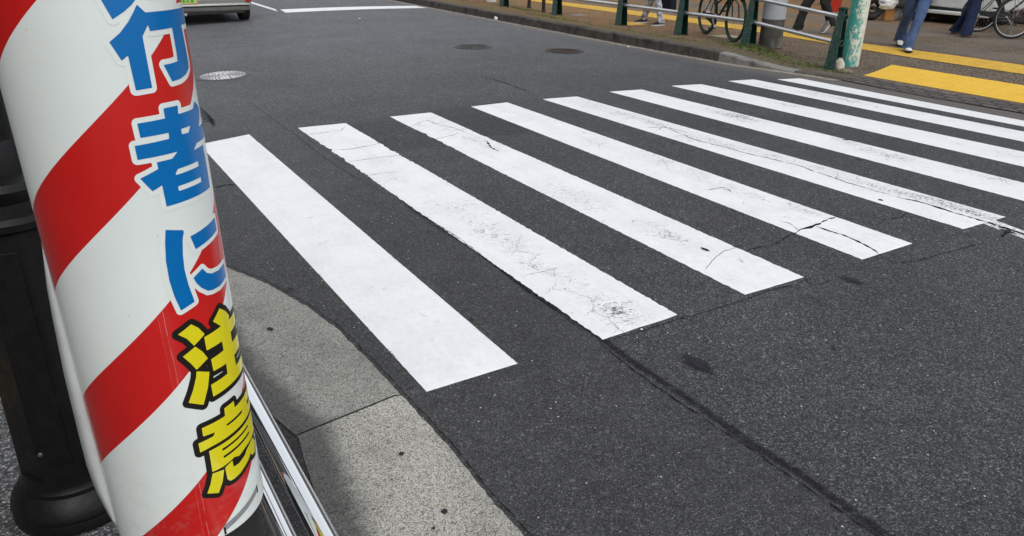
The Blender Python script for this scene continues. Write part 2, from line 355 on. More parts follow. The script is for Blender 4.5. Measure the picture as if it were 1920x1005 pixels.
struct(grid('road', lambda y: list(np.linspace(-.62, 7.3, 34))+[kerbx(y)+.03], ysr, lambda x, y: roadz(x), M['road']))
struct(grid('near_pavement', list(np.linspace(-14, -.6, 20)), list(np.arange(-14, 71, 5.)), lambda x, y: roadz(max(x, -1.2))-.002 if x > -1.2 else roadz(-1.2)-.002, M['nearpave']))
ysp = list(np.arange(-14, 4, 1.))+list(np.arange(4, 6.6, .1))+list(np.arange(7, 71, 3.))
struct(grid('pavement', lambda y: [kerbx(y)+(.165 if y > 3.95 else .35), 8.6, 8.9, 9.2, 9.5, 9.8, 10.2, 12, 15, 20, 30, 60], ysp, lambda x, y: pavz(x, y), M['pave']))
# far kerb stones: raised behind the fence, dropping to the crossing
def kerb_stone(y0, y1, m, jit):
    ys = np.linspace(y0+.006, y1-.006, max(3, int((y1-y0)/.12))); rings = []
    for y in ys:
        x = kerbx(y); zt = pavz(x, y)+.004+jit; zb = roadz(x)-.05
        zt = max(zt, zb+.075)
        b = .018
        rings.append([(x+nz(y*3, jit*90)*.003, y, zb), (x+.012, y, zt-b), (x+.012+b, y, zt+nz(y*7, 3)*.002), (x+.17, y, zt), (x+.17, y, zb)])
    m.loft(rings)
random.seed(4); kb = MB(); kb2 = MB(); y = 3.9; i = 0
while y < 60:
    L = .6 if i else .7
    kerb_stone(y, y+L, kb2 if i in (1, 2) else kb, random.uniform(-.003, .003)); y += L; i += 1
struct(kb.build('kerb', M['kerb'], smooth=True, ang=30)); struct(kb2.build('kerb', M['kerbnew'], smooth=True, ang=30))
# dusty gutter line
g = MB(); yy = list(np.arange(3.9, 60, .15)); vs = []
for y in yy:
    x = kerbx(y); wd = .17+.04*nz(y*1.3)+.02*nz(y*8); vs += [(x-wd, y, roadz(x-wd)+.003), (x+.02, y, roadz(x)+.004)]
g.add(vs, [(2*i, 2*i+1, 2*i+3, 2*i+2) for i in range(len(yy)-1)]); struct(g.build('gutter', M['gutter'], smooth=False))
# brick edging between road and pavement at the crossing
struct(grid('brick_edging', lambda y: [kerbx(y)+.02, kerbx(y)+.2, kerbx(y)+.37], list(np.arange(-14, 4.2, .3)), lambda x, y: roadz(7.8)+.006+(x-kerbx(y))*.05, M['brick']))
# ---------------------------------------------------------------- tactile paving
def slab(name, corners, mat, dz, cuts=1):
    m = MB(); top = [Vector((x, y, pavz(x, y)+dz)) for x, y in corners]; bot = [p-Vector((0, 0, dz)) for p in top]; n = len(top)
    m.add(top+bot, [tuple(range(n))]+[(i, n+i, n+(i+1) % n, (i+1) % n) for i in range(n)]); return struct(m.build(name, mat, smooth=False))
m = MB(); us = np.linspace(0, 1, 12); vs_ = np.linspace(0, 1, 30); vs = []
for v in vs_:
    for u in us: x = 8.35+.82*u; y = -1.5*(1-v)+v*(3.93+.15*u); vs.append((x, y, pavz(x, y)+.006))
m.add(vs, [(j*12+k, j*12+k+1, (j+1)*12+k+1, (j+1)*12+k) for j in range(29) for k in range(11)]); struct(m.build('tactile_paving_pad', M['tpad'], smooth=False))
eN = sorted((P(*q)[1], P(*q)[0]) for q in [(1044, 9), (1147, 23), (1258, 38), (1396, 57), (1460, 67), (1558, 83), (1700, 107), (1920, 140)])
eF = sorted((P(*q)[1], P(*q)[0]) for q in [(1020, 0), (1147, 15), (1258, 29), (1396, 48), (1558, 72), (1620, 82), (1800, 106), (1920, 123)])
m = MB(); yy = [-12]+list(np.arange(-1, 20, .3))+[24, 40]; vs = []
for y in yy:
    for e in (eN, eF):
        x = float(np.interp(y, [q[0] for q in e], [q[1] for q in e])); vs.append((x, y, pavz(x, y)+.006))
m.add(vs, [(2*i, 2*i+1, 2*i+3, 2*i+2) for i in range(len(yy)-1)]); struct(m.build('tactile_paving_line', M['tline'], smooth=False))
slab('tactile_paving_patch', [(8.5, 9.05), (8.95, 9.05), (8.95, 9.5), (8.5, 9.5)], M['tline'], .006)
slab('tactile_paving_patch', [(8.75, 6.9), (9.15, 6.75), (9.15, 7.15), (8.75, 7.3)], simple('worn_patch', (.34, .29, .2), .9, 0, .3, 14, .4), .005)
slab('tactile_paving_patch', [(8.62, 10.9), (8.95, 10.9), (8.95, 11.2), (8.62, 11.2)], M['gutter'], .005)
m = MB(); m.box((-2.12, .72, roadz(-1.2)+.002), (.3, .3, .008)); struct(m.build('tactile_paving_patch', M['tline'], smooth=False))
# ---------------------------------------------------------------- near granite kerb
edge = [G(*p) for p in [(425, 500), (500, 530), (580, 575), (640, 620), (700, 680), (760, 745), (840, 830), (920, 930), (990, 1005)]]
edge = [(-1.2, 2.25), (-.75, 2.08)]+[(p[0], p[1]) for p in edge]+[(-.06, -1.4), (-.06, -6)]
inner = [G(*p)[:2] for p in [(483, 689), (560, 760), (616, 804), (629, 845), (671, 950), (686, 1005)]]
def ex(y):
    pts = sorted([(b, a) for a, b in edge]); return float(np.interp(y, [p[0] for p in pts], [p[1] for p in pts]))
def ix(y):
    pts = sorted([(q[1], q[0]) for q in inner]); return float(np.interp(y, [p[0] for p in pts], [p[1] for p in pts]))
def stone_mesh(name, mat, y0, y1, skew):
    m = MB(); ys = np.arange(y0, y1, .02); vs = []; att = []; nx = 13
    for y in ys:
        for k in range(nx):
            t = k/(nx-1); yy_ = y+skew*(1-t)
            e = ex(min(yy_, 2.25))+.006*nz(yy_*22, 1.7)+.004*nz(yy_*60, 4); i_ = min(ix(yy_)-.12, ex(yy_)-.25)
            x = i_*(1-t)+e*t
            drop = .012 if k == nx-1 else 0
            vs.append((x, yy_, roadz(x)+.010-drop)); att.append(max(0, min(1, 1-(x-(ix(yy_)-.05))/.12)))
    n = len(ys); m.add(vs, [(j*nx+k, j*nx+k+1, (j+1)*nx+k+1, (j+1)*nx+k) for j in range(n-1) for k in range(nx-1)])
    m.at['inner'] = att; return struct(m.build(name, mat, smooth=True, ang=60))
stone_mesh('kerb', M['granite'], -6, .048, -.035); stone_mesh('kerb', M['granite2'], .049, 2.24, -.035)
m = MB(); ys = np.arange(-6, 2.4, .05); vs = []
for y in ys: vs += [(-.86-.02*nz(y*3), y, roadz(-.86)+.004), (-.44, y, roadz(-.44)+.004)]
m.add(vs, [(2*i, 2*i+1, 2*i+3, 2*i+2) for i in range(len(ys)-1)]); struct(m.build('pavement_strip', M['strip'], smooth=False))
# ---------------------------------------------------------------- painted markings
def stripe(FL_, FR_, NL_, NR_, wears, yend=None, jit=.0022, name='crosswalk_stripe', gz=.0035, rag=None):
    a, b, c, d = (Vector(G(*p)[:2]) for p in (FL_, FR_, NL_, NR_))
    if yend is not None:
        c = a+(c-a)*((yend-a.y)/(c.y-a.y)); d = b+(d-b)*((yend-b.y)/(d.y-b.y))
    W = [(G(x, y)[:2], r, s) for x, y, r, s in wears]
    L = (c-a).length; nr = int(L/.014)+2; nc = 11; vs = []; wr = []; ed = []
    for j in range(nr):
        t = j/(nr-1)
        for k in range(nc):
            s = k/(nc-1); p = (a.lerp(c, t)).lerp(b.lerp(d, t), s)
            if k in (0, nc-1):
                q = (nz(p.x*3+k, p.y*26)*1.6+nz(p.x+k, p.y*80)*.9)*jit; p = p+Vector((q, 0))
                for rk, r0, r1, ra in rag or ():
                    if rk == k: p = p+Vector(((1 if k == 0 else -1)*ra*max(0, nz(p.y*9)+.55*nz(p.y*38)+.35)*sstep(r0, r0+.05, t)*(1-sstep(r1-.05, r1, t)), 0))
            if j in (0, nr-1): p = p+Vector((0, nz(p.x*30, j)*jit*1.5))
            vs.append((p.x, p.y, roadz(p.x)+gz-(.0022 if (k in (0, nc-1) or j in (0, nr-1)) else 0)))
            v = 0
            for (wx, wy), r, am in W:
                v += am*math.exp(-(((p.x-wx)/r)**2+((p.y-wy)/(r*1.9))**2))
            wr.append(min(v, 1.25)); ed.append(0.)
            if k in (0, nc-1):
                ed[-1] = .55+.5*max(0, nz(p.x, p.y*4))
    m = MB(); m.add(vs, [(j*nc+k, (j+1)*nc+k, (j+1)*nc+k+1, j*nc+k+1) for j in range(nr-1) for k in range(nc-1)])
    m.at['wear'] = wr; m.at['edge'] = ed
    return struct(m.build(name, M['paint'], smooth=True, ang=60))
stripe((374, 271), (467, 252), (800, 735), (971, 682), [(700, 600, .05, .3), (830, 690, .04, .35)], jit=.001)
stripe((558, 240), (648, 231), (1130, 637), (1271, 591), [(700, 300, .15, .65), (665, 268, .08, .6), (620, 250, .08, .45), (740, 335, .12, .6), (830, 385, .14, .7), (900, 420, .12, .75), (950, 455, .12, .9), (1000, 500, .1, .8), (1060, 520, .08, .6), (1120, 570, .15, .58), (1170, 590, .1, .75)], jit=.0045, rag=[(0, .08, .42, .022), (0, .42, .98, .004), (10, .15, .36, .018)])
stripe((731, 219), (808, 211), (1397, 553), (1508, 520), [(830, 232, .2, .7), (890, 262, .16, .7), (930, 280, .1, .5), (1060, 362, .14, .7), (1110, 385, .12, .5), (1230, 430, .12, .8), (1270, 450, .08, .7), (1420, 500, .06, .3)], jit=.0035, rag=[(0, .1, .35, .016), (10, .15, .4, .012), (10, .8, .99, .008)])
stripe((883, 200), (951, 192), (1617, 487), (1711, 457), [(935, 200, .12, .6), (990, 225, .1, .5), (1110, 265, .15, .6), (1200, 285, .12, .55), (1255, 310, .12, .75), (1310, 330, .1, .7), (1370, 350, .1, .6), (1410, 370, .08, .6), (1510, 397, .07, 1.15)], jit=.0025)
stripe((1017, 186), (1082, 181), (1806, 430), (1886, 407), [(1100, 195, .2, .8), (1170, 215, .15, .95), (1230, 232, .12, 1.1), (1300, 258, .14, .9), (1370, 275, .12, .95), (1450, 292, .12, .9), (1540, 315, .12, .9), (1620, 345, .12, .95), (1700, 365, .1, .9), (1760, 378, .09, 1.15), (1810, 395, .08, 1.2), (1850, 408, .07, 1.25)])
stripe((1142, 172), (1203, 168), (1920, 377), (1920, 343), [(1330, 205, .1, .6), (1400, 222, .16, 1.1), (1372, 216, .1, .8), (1590, 266, .1, 1.0), (1640, 285, .12, .95), (1700, 300, .1, .8), (1800, 320, .1, .6), (1880, 340, .1, .8)], yend=-.2)
stripe((1258, 161), (1315, 158), (1920, 313), (1920, 285), [(1360, 180, .12, .6), (1480, 198, .12, .85), (1780, 265, .12, .45), (1900, 292, .14, .7)], yend=-.2)
stripe((1365, 152), (1413, 149), (1920, 266), (1920, 247), [(1440, 163, .12, .7), (1540, 178, .2, .85), (1600, 190, .12, .8), (1870, 240, .14, .4)], yend=-.2)
stripe((1457, 149), (1500, 147), (1920, 237.5), (1920, 226.5), [(1700, 190, .3, .3)], yend=-.2)
stripe((1832, 415), (1850, 407), (1990, 474), (2000, 462), [(1850, 415, .08, 1.2), (1890, 432, .08, 1.25), (1915, 440, .05, 1.0)], jit=.006, gz=.0022)
m = MB()
def flatquad(name, pts, wear=.4):
    ps = [G(*p) for p in pts]; m = MB(); vs = []; n = 40
    for j in range(n+1):
        for k in range(4):
            t = j/n; a = Vector(ps[0]).lerp(Vector(ps[1]), t); b = Vector(ps[3]).lerp(Vector(ps[2]), t); q = a.lerp(b, k/3); vs.append((q.x, q.y+nz(q.x*4, k)*.01, roadz(q.x)+.003))
    m.add(vs, [(j*4+k, j*4+k+1, (j+1)*4+k+1, (j+1)*4+k) for j in range(n) for k in range(3)]); m.at['wear'] = [wear]*len(vs); m.at['edge'] = [0]*len(vs)
    return struct(m.build(name, M['paint'], smooth=False))
flatquad('stop_line', [(525, 18), (808, 11), (828, 15), (536, 24)])
flatquad('centre_line', [(470, 3), (516, 17), (521, 22), (466, 5)], .9)
# ---------------------------------------------------------------- cracks, stains
def crack(pts, w, name='road_crack', base=G, dz=.0048, amp=1., seed=0):
    P3 = resample([Vector((p[0], p[1], 0)) for p in (base(*q) for q in pts)], .018); m = MB(); vs = []; n = len(P3)
    for i, p in enumerate(P3):
        t = (P3[min(i+1, n-1)]-P3[max(i-1, 0)]).normalized(); nn = Vector((-t.y, t.x, 0)); s_ = i*.018
        j = (nz(s_*13, seed)*.012+nz(s_*40, seed+5)*.006)*amp
        tt = i/(n-1); ww = w(tt) if callable(w) else w
        h = max(.0003, ww*(.55+.75*nz(s_*30, seed+9)+.35*nz(s_*90, seed+2)))*min(1, .25+6*min(tt, 1-tt))
        c = p+nn*j; a = c+nn*h; b = c-nn*h*(.8+.4*nz(s_*55, 3)); vs += [(a.x, a.y, roadz(a.x)+dz), (b.x, b.y, roadz(b.x)+dz)]
    m.add(vs, [(2*i, 2*i+1, 2*i+3, 2*i+2) for i in range(n-1)]); return struct(m.build(name, M['crack'], smooth=False))
CR = [([(430, 165), (500, 215), (560, 258), (600, 290), (660, 330), (740, 374)], .003, .6), ([(740, 374), (850, 440), (930, 500), (1030, 575), (1120, 642)], .0035, .6),
 ([(1120, 642), (1200, 705), (1290, 765), (1380, 825), (1450, 872), (1540, 935), (1640, 1005), (1700, 1045)], .0042, .7),
 ([(1130, 642), (1165, 633), (1235, 612), (1290, 594), (1330, 584), (1400, 562), (1440, 546), (1500, 533), (1512, 522)], .0028, .6),
 ([(1398, 471), (1430, 463), (1450, 460), (1475, 445), (1495, 435)], .003, 1), ([(1495, 435), (1500, 432), (1525, 424), (1545, 415), (1568, 407)], .0075, 1),
 ([(1530, 425), (1555, 435), (1580, 441), (1610, 455), (1640, 470), (1650, 478)], .0055, 1), ([(1640, 478), (1680, 494), (1720, 490), (1760, 478), (1850, 455)], .0026, 1),
 ([(1228, 247), (1245, 238), (1300, 262), (1400, 288), (1500, 312), (1600, 347), (1680, 370)], .0035, 1.2), ([(1680, 370), (1740, 384), (1790, 400), (1832, 412), (1870, 424), (1920, 440), (1980, 462)], .0085, 1.1),
 ([(1322, 508), (1335, 490), (1355, 473), (1388, 462)], .002, .6), ([(578, 253), (610, 249), (640, 245), (648, 238)], .003, .6), ([(620, 283), (660, 280), (700, 272), (716, 268)], .0035, .8),
 ([(652, 305), (700, 297), (750, 292)], .0025, .8), ([(688, 330), (720, 325), (745, 322)], .0022, .8), ([(757, 241), (800, 226), (815, 232), (860, 243), (900, 260)], .0035, 1.2), ([(815, 262), (850, 254), (858, 250)], .004, 1), ([(912, 265), (921, 278), (935, 284)], .006, 1),
 ([(900, 142), (945, 155), (992, 172)], .006, .8), ([(1646, 422), (1660, 412), (1690, 408), (1702, 399)], .003, 1), ([(1325, 358), (1355, 352), (1375, 362)], .0035, 1), ([(1500, 435), (1480, 420), (1462, 414)], .002, 1),
 ([(1508, 520), (1514, 530), (1530, 535), (1560, 526)], .0022, 1.2), ([(1210, 240), (1250, 239), (1290, 250)], .004, 1), ([(980, 520), (1010, 512), (1045, 503)], .0022, 1), ([(770, 200), (830, 196)], .002, 1), ([(765, 305), (815, 293)], .0025, 1),
 ([(1880, 446), (1885, 437), (1900, 430)], .006, 1), ([(400, 353), (420, 348), (440, 346)], .009, 1.5)]
for i, (p, w_, am) in enumerate(CR): crack(p, w_*(2.1 if i in (4, 5, 6, 8, 9, 17) else 1.5 if i > 2 else 1.), amp=am, seed=i*3.7)
def WB_(x, y): return (x, y, 0)
crack([(ex(y)+.004, y) for y in np.arange(-3, 2.2, .05)], .0035, base=WB_, dz=.0125, amp=.5, seed=44, name='kerb_joint')
crack([(612, 799), (660, 780), (700, 764), (751, 741)], .0009, dz=.0125, amp=.25, name='kerb_joint')
def stain(px, py, rx, ry, rot=0, amp=1., dz=.0055, base=G):
    c = base(px, py); m = MB(); vs = [(c[0], c[1], roadz(c[0])+dz)]; fd = [.95*amp]; nr, na = 5, 22
    for r in range(1, nr+1):
        for k in range(na):
            a = 2*math.pi*k/na; q = r/nr*(1+.25*nz(math.cos(a)*1.7+px, math.sin(a)*1.7+py)); x, y = q*rx*math.cos(a), q*ry*math.sin(a)
            x, y = x*math.cos(rot)-y*math.sin(rot), x*math.sin(rot)+y*math.cos(rot)
            vs.append((c[0]+x, c[1]+y, roadz(c[0]+x)+dz)); fd.append(amp*.95*(1-(r/nr)**1.6))
    fs = [(0, 1+k, 1+(k+1) % na) for k in range(na)]
    for r in range(nr-1):
        for k in range(na): fs.append((1+r*na+k, 1+(r+1)*na+k, 1+(r+1)*na+(k+1) % na, 1+r*na+(k+1) % na))
    m.add(vs, fs); m.at['fade'] = fd; return struct(m.build('road_stain', M['stain'], smooth=False))
for a in [(1308, 683, .07, .17, .1, .95), (1598, 527, .08, .15, .1, .8), (1322, 469, .022, .05, 0, 1.3), (1651, 376, .02, .03, 0, 1.4), (1610, 300, .025, .06, 0, .9), (1255, 914, .03, .05, 0, .6), (1563, 654, .02, .03, 0, .9), (884, 600, .018, .022, 0, .9), (1587, 263, .02, .07, .9, 1.1), (1460, 655, .02, .05, 1, .5),
          (1100, 480, .3, .4, 0, .42), (1290, 560, .15, .2, 0, .42), (1200, 640, .06, .08, 0, .5), (1890, 435, .04, .09, 0, 1.), (1395, 222, .03, .1, 0, .7)]: stain(*a)
for a in [(753, 856, .016, .016), (833, 964, .018, .018), (507, 621, .02, .035), (735, 905, .007, .007), (813, 996, .01, .01), (632, 604, .012, .012), (700, 960, .006, .006), (545, 545, .012, .05)]: stain(*a, rot=.4, amp=1.25, dz=.0135)
def speck(px, py, r, mat, name='litter', base=G, lab='', cat='litter'): pass
# loose dark grit between rail and kerb
random.seed(9); m = MB()
for i in range(420):
    t = random.random(); px = 520+t*140+random.gauss(0, 11); py = 800+t*215+random.gauss(0, 26); c = G(px, py); r = random.choice((.0015, .002, .0025, .004))*random.uniform(.7, 1.3)
    vs = [(c[0]+r*random.uniform(.6, 1.2)*a, c[1]+r*random.uniform(.6, 1.2)*b, roadz(c[0])+.008+max(0, d)*r*1.2) for a, b, d in ((1, 0, 0), (0, 1, 0), (-1, 0, 0), (0, -1, 0), (0, 0, 1))]
    m.add(vs, [(0, 1, 4), (1, 2, 4), (2, 3, 4), (3, 0, 4)])
tag(m.build('grit', simple('grit_dark', (.05, .05, .05), .9, 0, .5, 200, 0), smooth=False), 'loose dark asphalt grit strewn between chrome rail and granite kerb', 'gravel', kind='stuff')
m = MB()
for i in range(500):
    y = random.uniform(-3, 2.3); x = ex(y)+abs(random.gauss(0, .018)); r = random.uniform(.0015, .0045)
    m.add([(x+r*a*random.uniform(.7, 1.2), y+r*b*random.uniform(.7, 1.2), roadz(x)+.001+d*r) for a, b, d in ((1, 0, 0), (0, 1, 0), (-1, 0, 0), (0, -1, 0), (0, 0, .8))], [(0, 1, 4), (1, 2, 4), (2, 3, 4), (3, 0, 4)])
tag(m.build('grit', simple('grit_grey', (.07, .07, .068), .9, 0, .6, 150, 0), smooth=False), 'crumbs of asphalt lying along the granite kerb edge', 'gravel', kind='stuff')
# ---------------------------------------------------------------- manhole covers
def manhole(px, py, r, mat, label, pal):
    c = G(px, py); t = thing('manhole_cover', label, 'manhole cover', (c[0], c[1], roadz(c[0])+.002), 0)
    slope = -2*K*(c[0]-XC); t.rotation_euler = (0, -math.atan(slope), 0)
    m = MB(); m.lathe([(r, 0), (r, .004), (r-.03, .004), (r-.034, -.0)], n=64, cap=False); m.build('frame', mat, t)
    m = MB(); m.lathe([(r-.036, .0), (r-.036, .0045), (r-.05, .0045)], n=64, cap=False)
    m.lathe([(r-.05, .0015), (.0001, .0015)], n=64, cap=False); m.build('lid', mat, t)
    m = MB(); random.seed(int(px)); rr = .03
    while rr < r-.06:
        k = max(5, int(2*math.pi*rr/.045))
        for i in range(k):
            a = 2*math.pi*(i+random.uniform(-.2, .2))/k; da = .34*2*math.pi/k
            m.tube([(rr*math.cos(a-da), rr*math.sin(a-da), .0035), ((rr+.004)*math.cos(a), (rr+.004)*math.sin(a), .0045), (rr*math.cos(a+da), rr*math.sin(a+da), .0035)], .0042, 5)
        rr += .027
    m.build('relief', pal, t); return t
iron_pale = simple('cast_iron_pale', (.10, .098, .10), .8, .0, .3, 60, .4); iron_paleb = simple('cast_iron_worn', (.62, .61, .62), .8, .0, .2, 60, .3)
iron_grey = simple('cast_iron_grey', (.05, .05, .048), .6, .3, .3, 50, .4); iron_rust = simple('cast_iron_rust', (.045, .035, .03), .8, .2, .4, 40, .5)
manhole(418, 142, .35, iron_pale, 'pale worn manhole cover beside the striped warning sign', iron_paleb)
manhole(887, 88, .3, iron_grey, 'dusty grey manhole cover, the farther left of the two in mid road', simple('cast_iron_dusty', (.06, .06, .058), .6, .2, .3, 50, .3))
manhole(1058, 96, .3, iron_rust, 'rust brown manhole cover, nearer the far kerb than its grey neighbour', simple('cast_iron_rust_worn', (.05, .038, .034), .8, .2, .4, 50, .4))
# ---------------------------------------------------------------- sign post with wrapped striped sheet
SO = Vector((-1.0466, -1.1171, 1.2)); SA = Vector((-.0109, .0265, 1.)).normalized()
_tc = Vector(CAM)-SO; _tc = _tc-SA*_tc.dot(SA); E1 = _tc.normalized(); E2 = SA.cross(E1); SR = .14
def cyl(s, t, dr=0.):
    a = s/SR; return SO+SA*t+(E1*math.cos(a)+E2*math.sin(a))*(SR+dr)
post = thing('sign_post', 'dark round post wrapped in a red and white striped sheet with blue and yellow writing', 'sign post', (0, 0, 0))
base_t = (roadz(-1.1)-SO.z)/SA.z
post.location = SO+SA*base_t; INV = Matrix.Translation(-post.location)
def loc(vs): return [INV @ Vector(v) for v in vs]
m = MB(); vs = []; n = 64; ts = list(np.linspace(base_t, 3.2, 60)); rings = []
for t in ts: rings.append(loc([cyl(SR*2*math.pi*k/n, t, -.017+(.0012 if k % 2 else 0)) for k in range(n)]))
m.loft(rings); n_ = NT('ribbed_dark_sheet'); n_.set('Base Color', (.02, .018, .017)); n_.set('Roughness', .75); n_.bump(n_.vor(n_.co, 160), .6, .002); m.build('pole', n_.m, post)
TB, TT = -.602, .78; S0, S1 = -.206, .30
def mat_sheet():
    n = NT('striped_sheet'); u = n.t.nodes.new('ShaderNodeUVMap'); u.uv_map = 'unroll'; x, y, _ = n.sep(u.outputs[0])
    k = n.math('DIVIDE', n.math('SUBTRACT', n.math('SUBTRACT', y, n.math('MULTIPLY', x, .88)), .228-.146), .352)
    fr = n.math('FRACT', n.math('ADD', k, 10)); red = n.math('LESS_THAN', fr, .146/.352)
    g = n.noise(u.outputs[0], 3.5, 5, .6); w_ = n.ramp(g, [(.3, (.67, .71, .68)), (.7, (.73, .77, .74))])
    r_ = n.ramp(g, [(.3, (.47, .010, .009)), (.7, (.55, .016, .013))])
    c = n.mix(red, w_, r_)
    sc = n.noise(n.map(u.outputs[0], (6, 60, 1), (0, 0, .5)), 2.2, 6, .75); scr = n.mr(sc, .69, .72); c = n.mix(n.math('MULTIPLY', scr, .3), c, (.35, .35, .34))
    # two long vertical crease lines in the sheet
    for s0, t1, a in ((.017, -.10, .22), (.008, -.12, .10)):
        wob = n.math('MULTIPLY', n.math('SUBTRACT', n.noise(u.outputs[0], 6, 2), .5), .006)
        ln = n.math('LESS_THAN', n.math('ABSOLUTE', n.math('SUBTRACT', n.math('ADD', x, wob), s0)), .00055)
        ln = n.math('MULTIPLY', ln, n.mr(n.noise(n.map(u.outputs[0], (1, 1, 1)), 30, 4, .7), .38, .5)); ln = n.math('MULTIPLY', ln, n.math('LESS_THAN', y, t1))
        c = n.mix(n.math('MULTIPLY', ln, a), c, (.8, .62, .5))
    spk = n.vor(u.outputs[0], 60); ss_ = n.sep(n.vor(u.outputs[0], 60, 'F1', 'Color'))[0]
    sp = n.math('MULTIPLY', n.math('LESS_THAN', spk, .05), n.math('GREATER_THAN', ss_, .88)); c = n.mix(n.math('MULTIPLY', sp, .7), c, (.12, .1, .08))
    dirt = n.math('MULTIPLY', n.mr(y, -.35, -.6), n.mr(n.noise(u.outputs[0], 30, 6, .75), .5, .7)); c = n.mix(n.math('MULTIPLY', dirt, .22), c, (.3, .29, .26))
    n.set('Base Color', c); n.set('Roughness', .22); n.set('Specular IOR Level', .45)
    h = n.noise(n.map(u.outputs[0], (1, .35, 1)), 9, 2, .5); n.bump(h, .12, .012); return n.m
M['sheet'] = mat_sheet()
def cyl_shell(name, s0, s1, t0, t1, dr, mat, parent):
    ns = int((s1-s0)/.006)+2; ntt = int((t1-t0)/.03)+2; vs = []; uv = []
    for j in range(ntt):
        for i in range(ns):
            s = s0+(s1-s0)*i/(ns-1); t = t0+(t1-t0)*j/(ntt-1); vs.append(cyl(s, t, dr)); uv.append((s, t))
    nv = len(vs)
    for j in range(ntt):
        for i in range(ns):
            s, t = uv[j*ns+i]; vs.append(cyl(s, t, dr-.0015)); uv.append((s, t))
    fs = [(j*ns+i, j*ns+i+1, (j+1)*ns+i+1, (j+1)*ns+i) for j in range(ntt-1) for i in range(ns-1)]
    fs += [tuple(v+nv for v in f[::-1]) for f in fs]
    for i in range(ns-1): fs.append((i, nv+i, nv+i+1, i+1)); q = (ntt-1)*ns; fs.append((q+i, q+i+1, nv+q+i+1, nv+q+i))
    for j in range(ntt-1): fs.append((j*ns, (j+1)*ns, nv+(j+1)*ns, nv+j*ns)); q = ns-1; fs.append((j*ns+q, nv+j*ns+q, nv+(j+1)*ns+q, (j+1)*ns+q))
    me = bpy.data.meshes.new(name); me.from_pydata([tuple(v) for v in loc(vs)], [], fs); l = me.uv_layers.new(name='unroll')
    for p in me.polygons:
        p.use_smooth = True
        for li in p.loop_indices: l.data[li].uv = uv[me.loops[li].vertex_index]
    me.materials.append(mat); o = bpy.data.objects.new(name, me); COL.objects.link(o); o.parent = parent
    bm = bmesh.new(); bm.from_mesh(me); bmesh.ops.recalc_face_normals(bm, faces=bm.faces)
    for e in bm.edges:
        if e.calc_face_angle(0) > .8: e.smooth = False
    bm.to_mesh(me); bm.free(); return o
sheet = cyl_shell('sign_sheet', S0, S1, TB, TT, 0, M['sheet'], post)
# folded back flap on the left edge
m = MB(); fl = [(0.0, .0), (-.02, .002), (-.08, .009), (-.148, .0135), (-.259, .019), (-.377, .0215), (-.457, .0225), (-.51, .0195), (-.561, .011), (-.595, .003)]; vs = []
tq = np.linspace(.0, -.595, 40)
for t in tq:
    w_ = float(np.interp(-t, [-a for a, b in fl], [b for a, b in fl])); c = cyl(S0, t); a = S0/SR; tan = -(E1*-math.sin(a)+E2*math.cos(a)); out = (E1*math.cos(a)+E2*math.sin(a))
    vs += [c, c+out*w_*.5+tan*w_*.4, c+out*w_+tan*w_*1.1]
m.add(loc(vs), [(3*i+k, 3*i+k+1, 3*i+k+4, 3*i+k+3) for i in range(39) for k in range(2)])
fo = m.build('flap', simple('sheet_back', (.56, .58, .57), .45, 0, .08, 20, .05), sheet); so = fo.modifiers.new('solid', 'SOLIDIFY'); so.thickness = .001
# bottom slot
m = MB(); vs = []
for i in range(21):
    s = .046+.1*i/20; tt = -.592+.023*i/20; vs += [cyl(s, tt, .0006), cyl(s, tt+.013, .0006)]
m.add(loc(vs), [(2*i, 2*i+1, 2*i+3, 2*i+2) for i in range(20)], 0)
for s, tt in ((.044, -.598), (.143, -.5705)): m.add(loc([cyl(s, tt-.002, .0009), cyl(s+.004, tt-.002, .0009), cyl(s+.004, tt+.015, .0009), cyl(s, tt+.015, .0009)]), [(0, 1, 2, 3)], 1)
m.build('slot', [simple('slot_grey', (.23, .24, .25), .5, 0, .1, 40, 0), M['crack']], sheet, smooth=False)
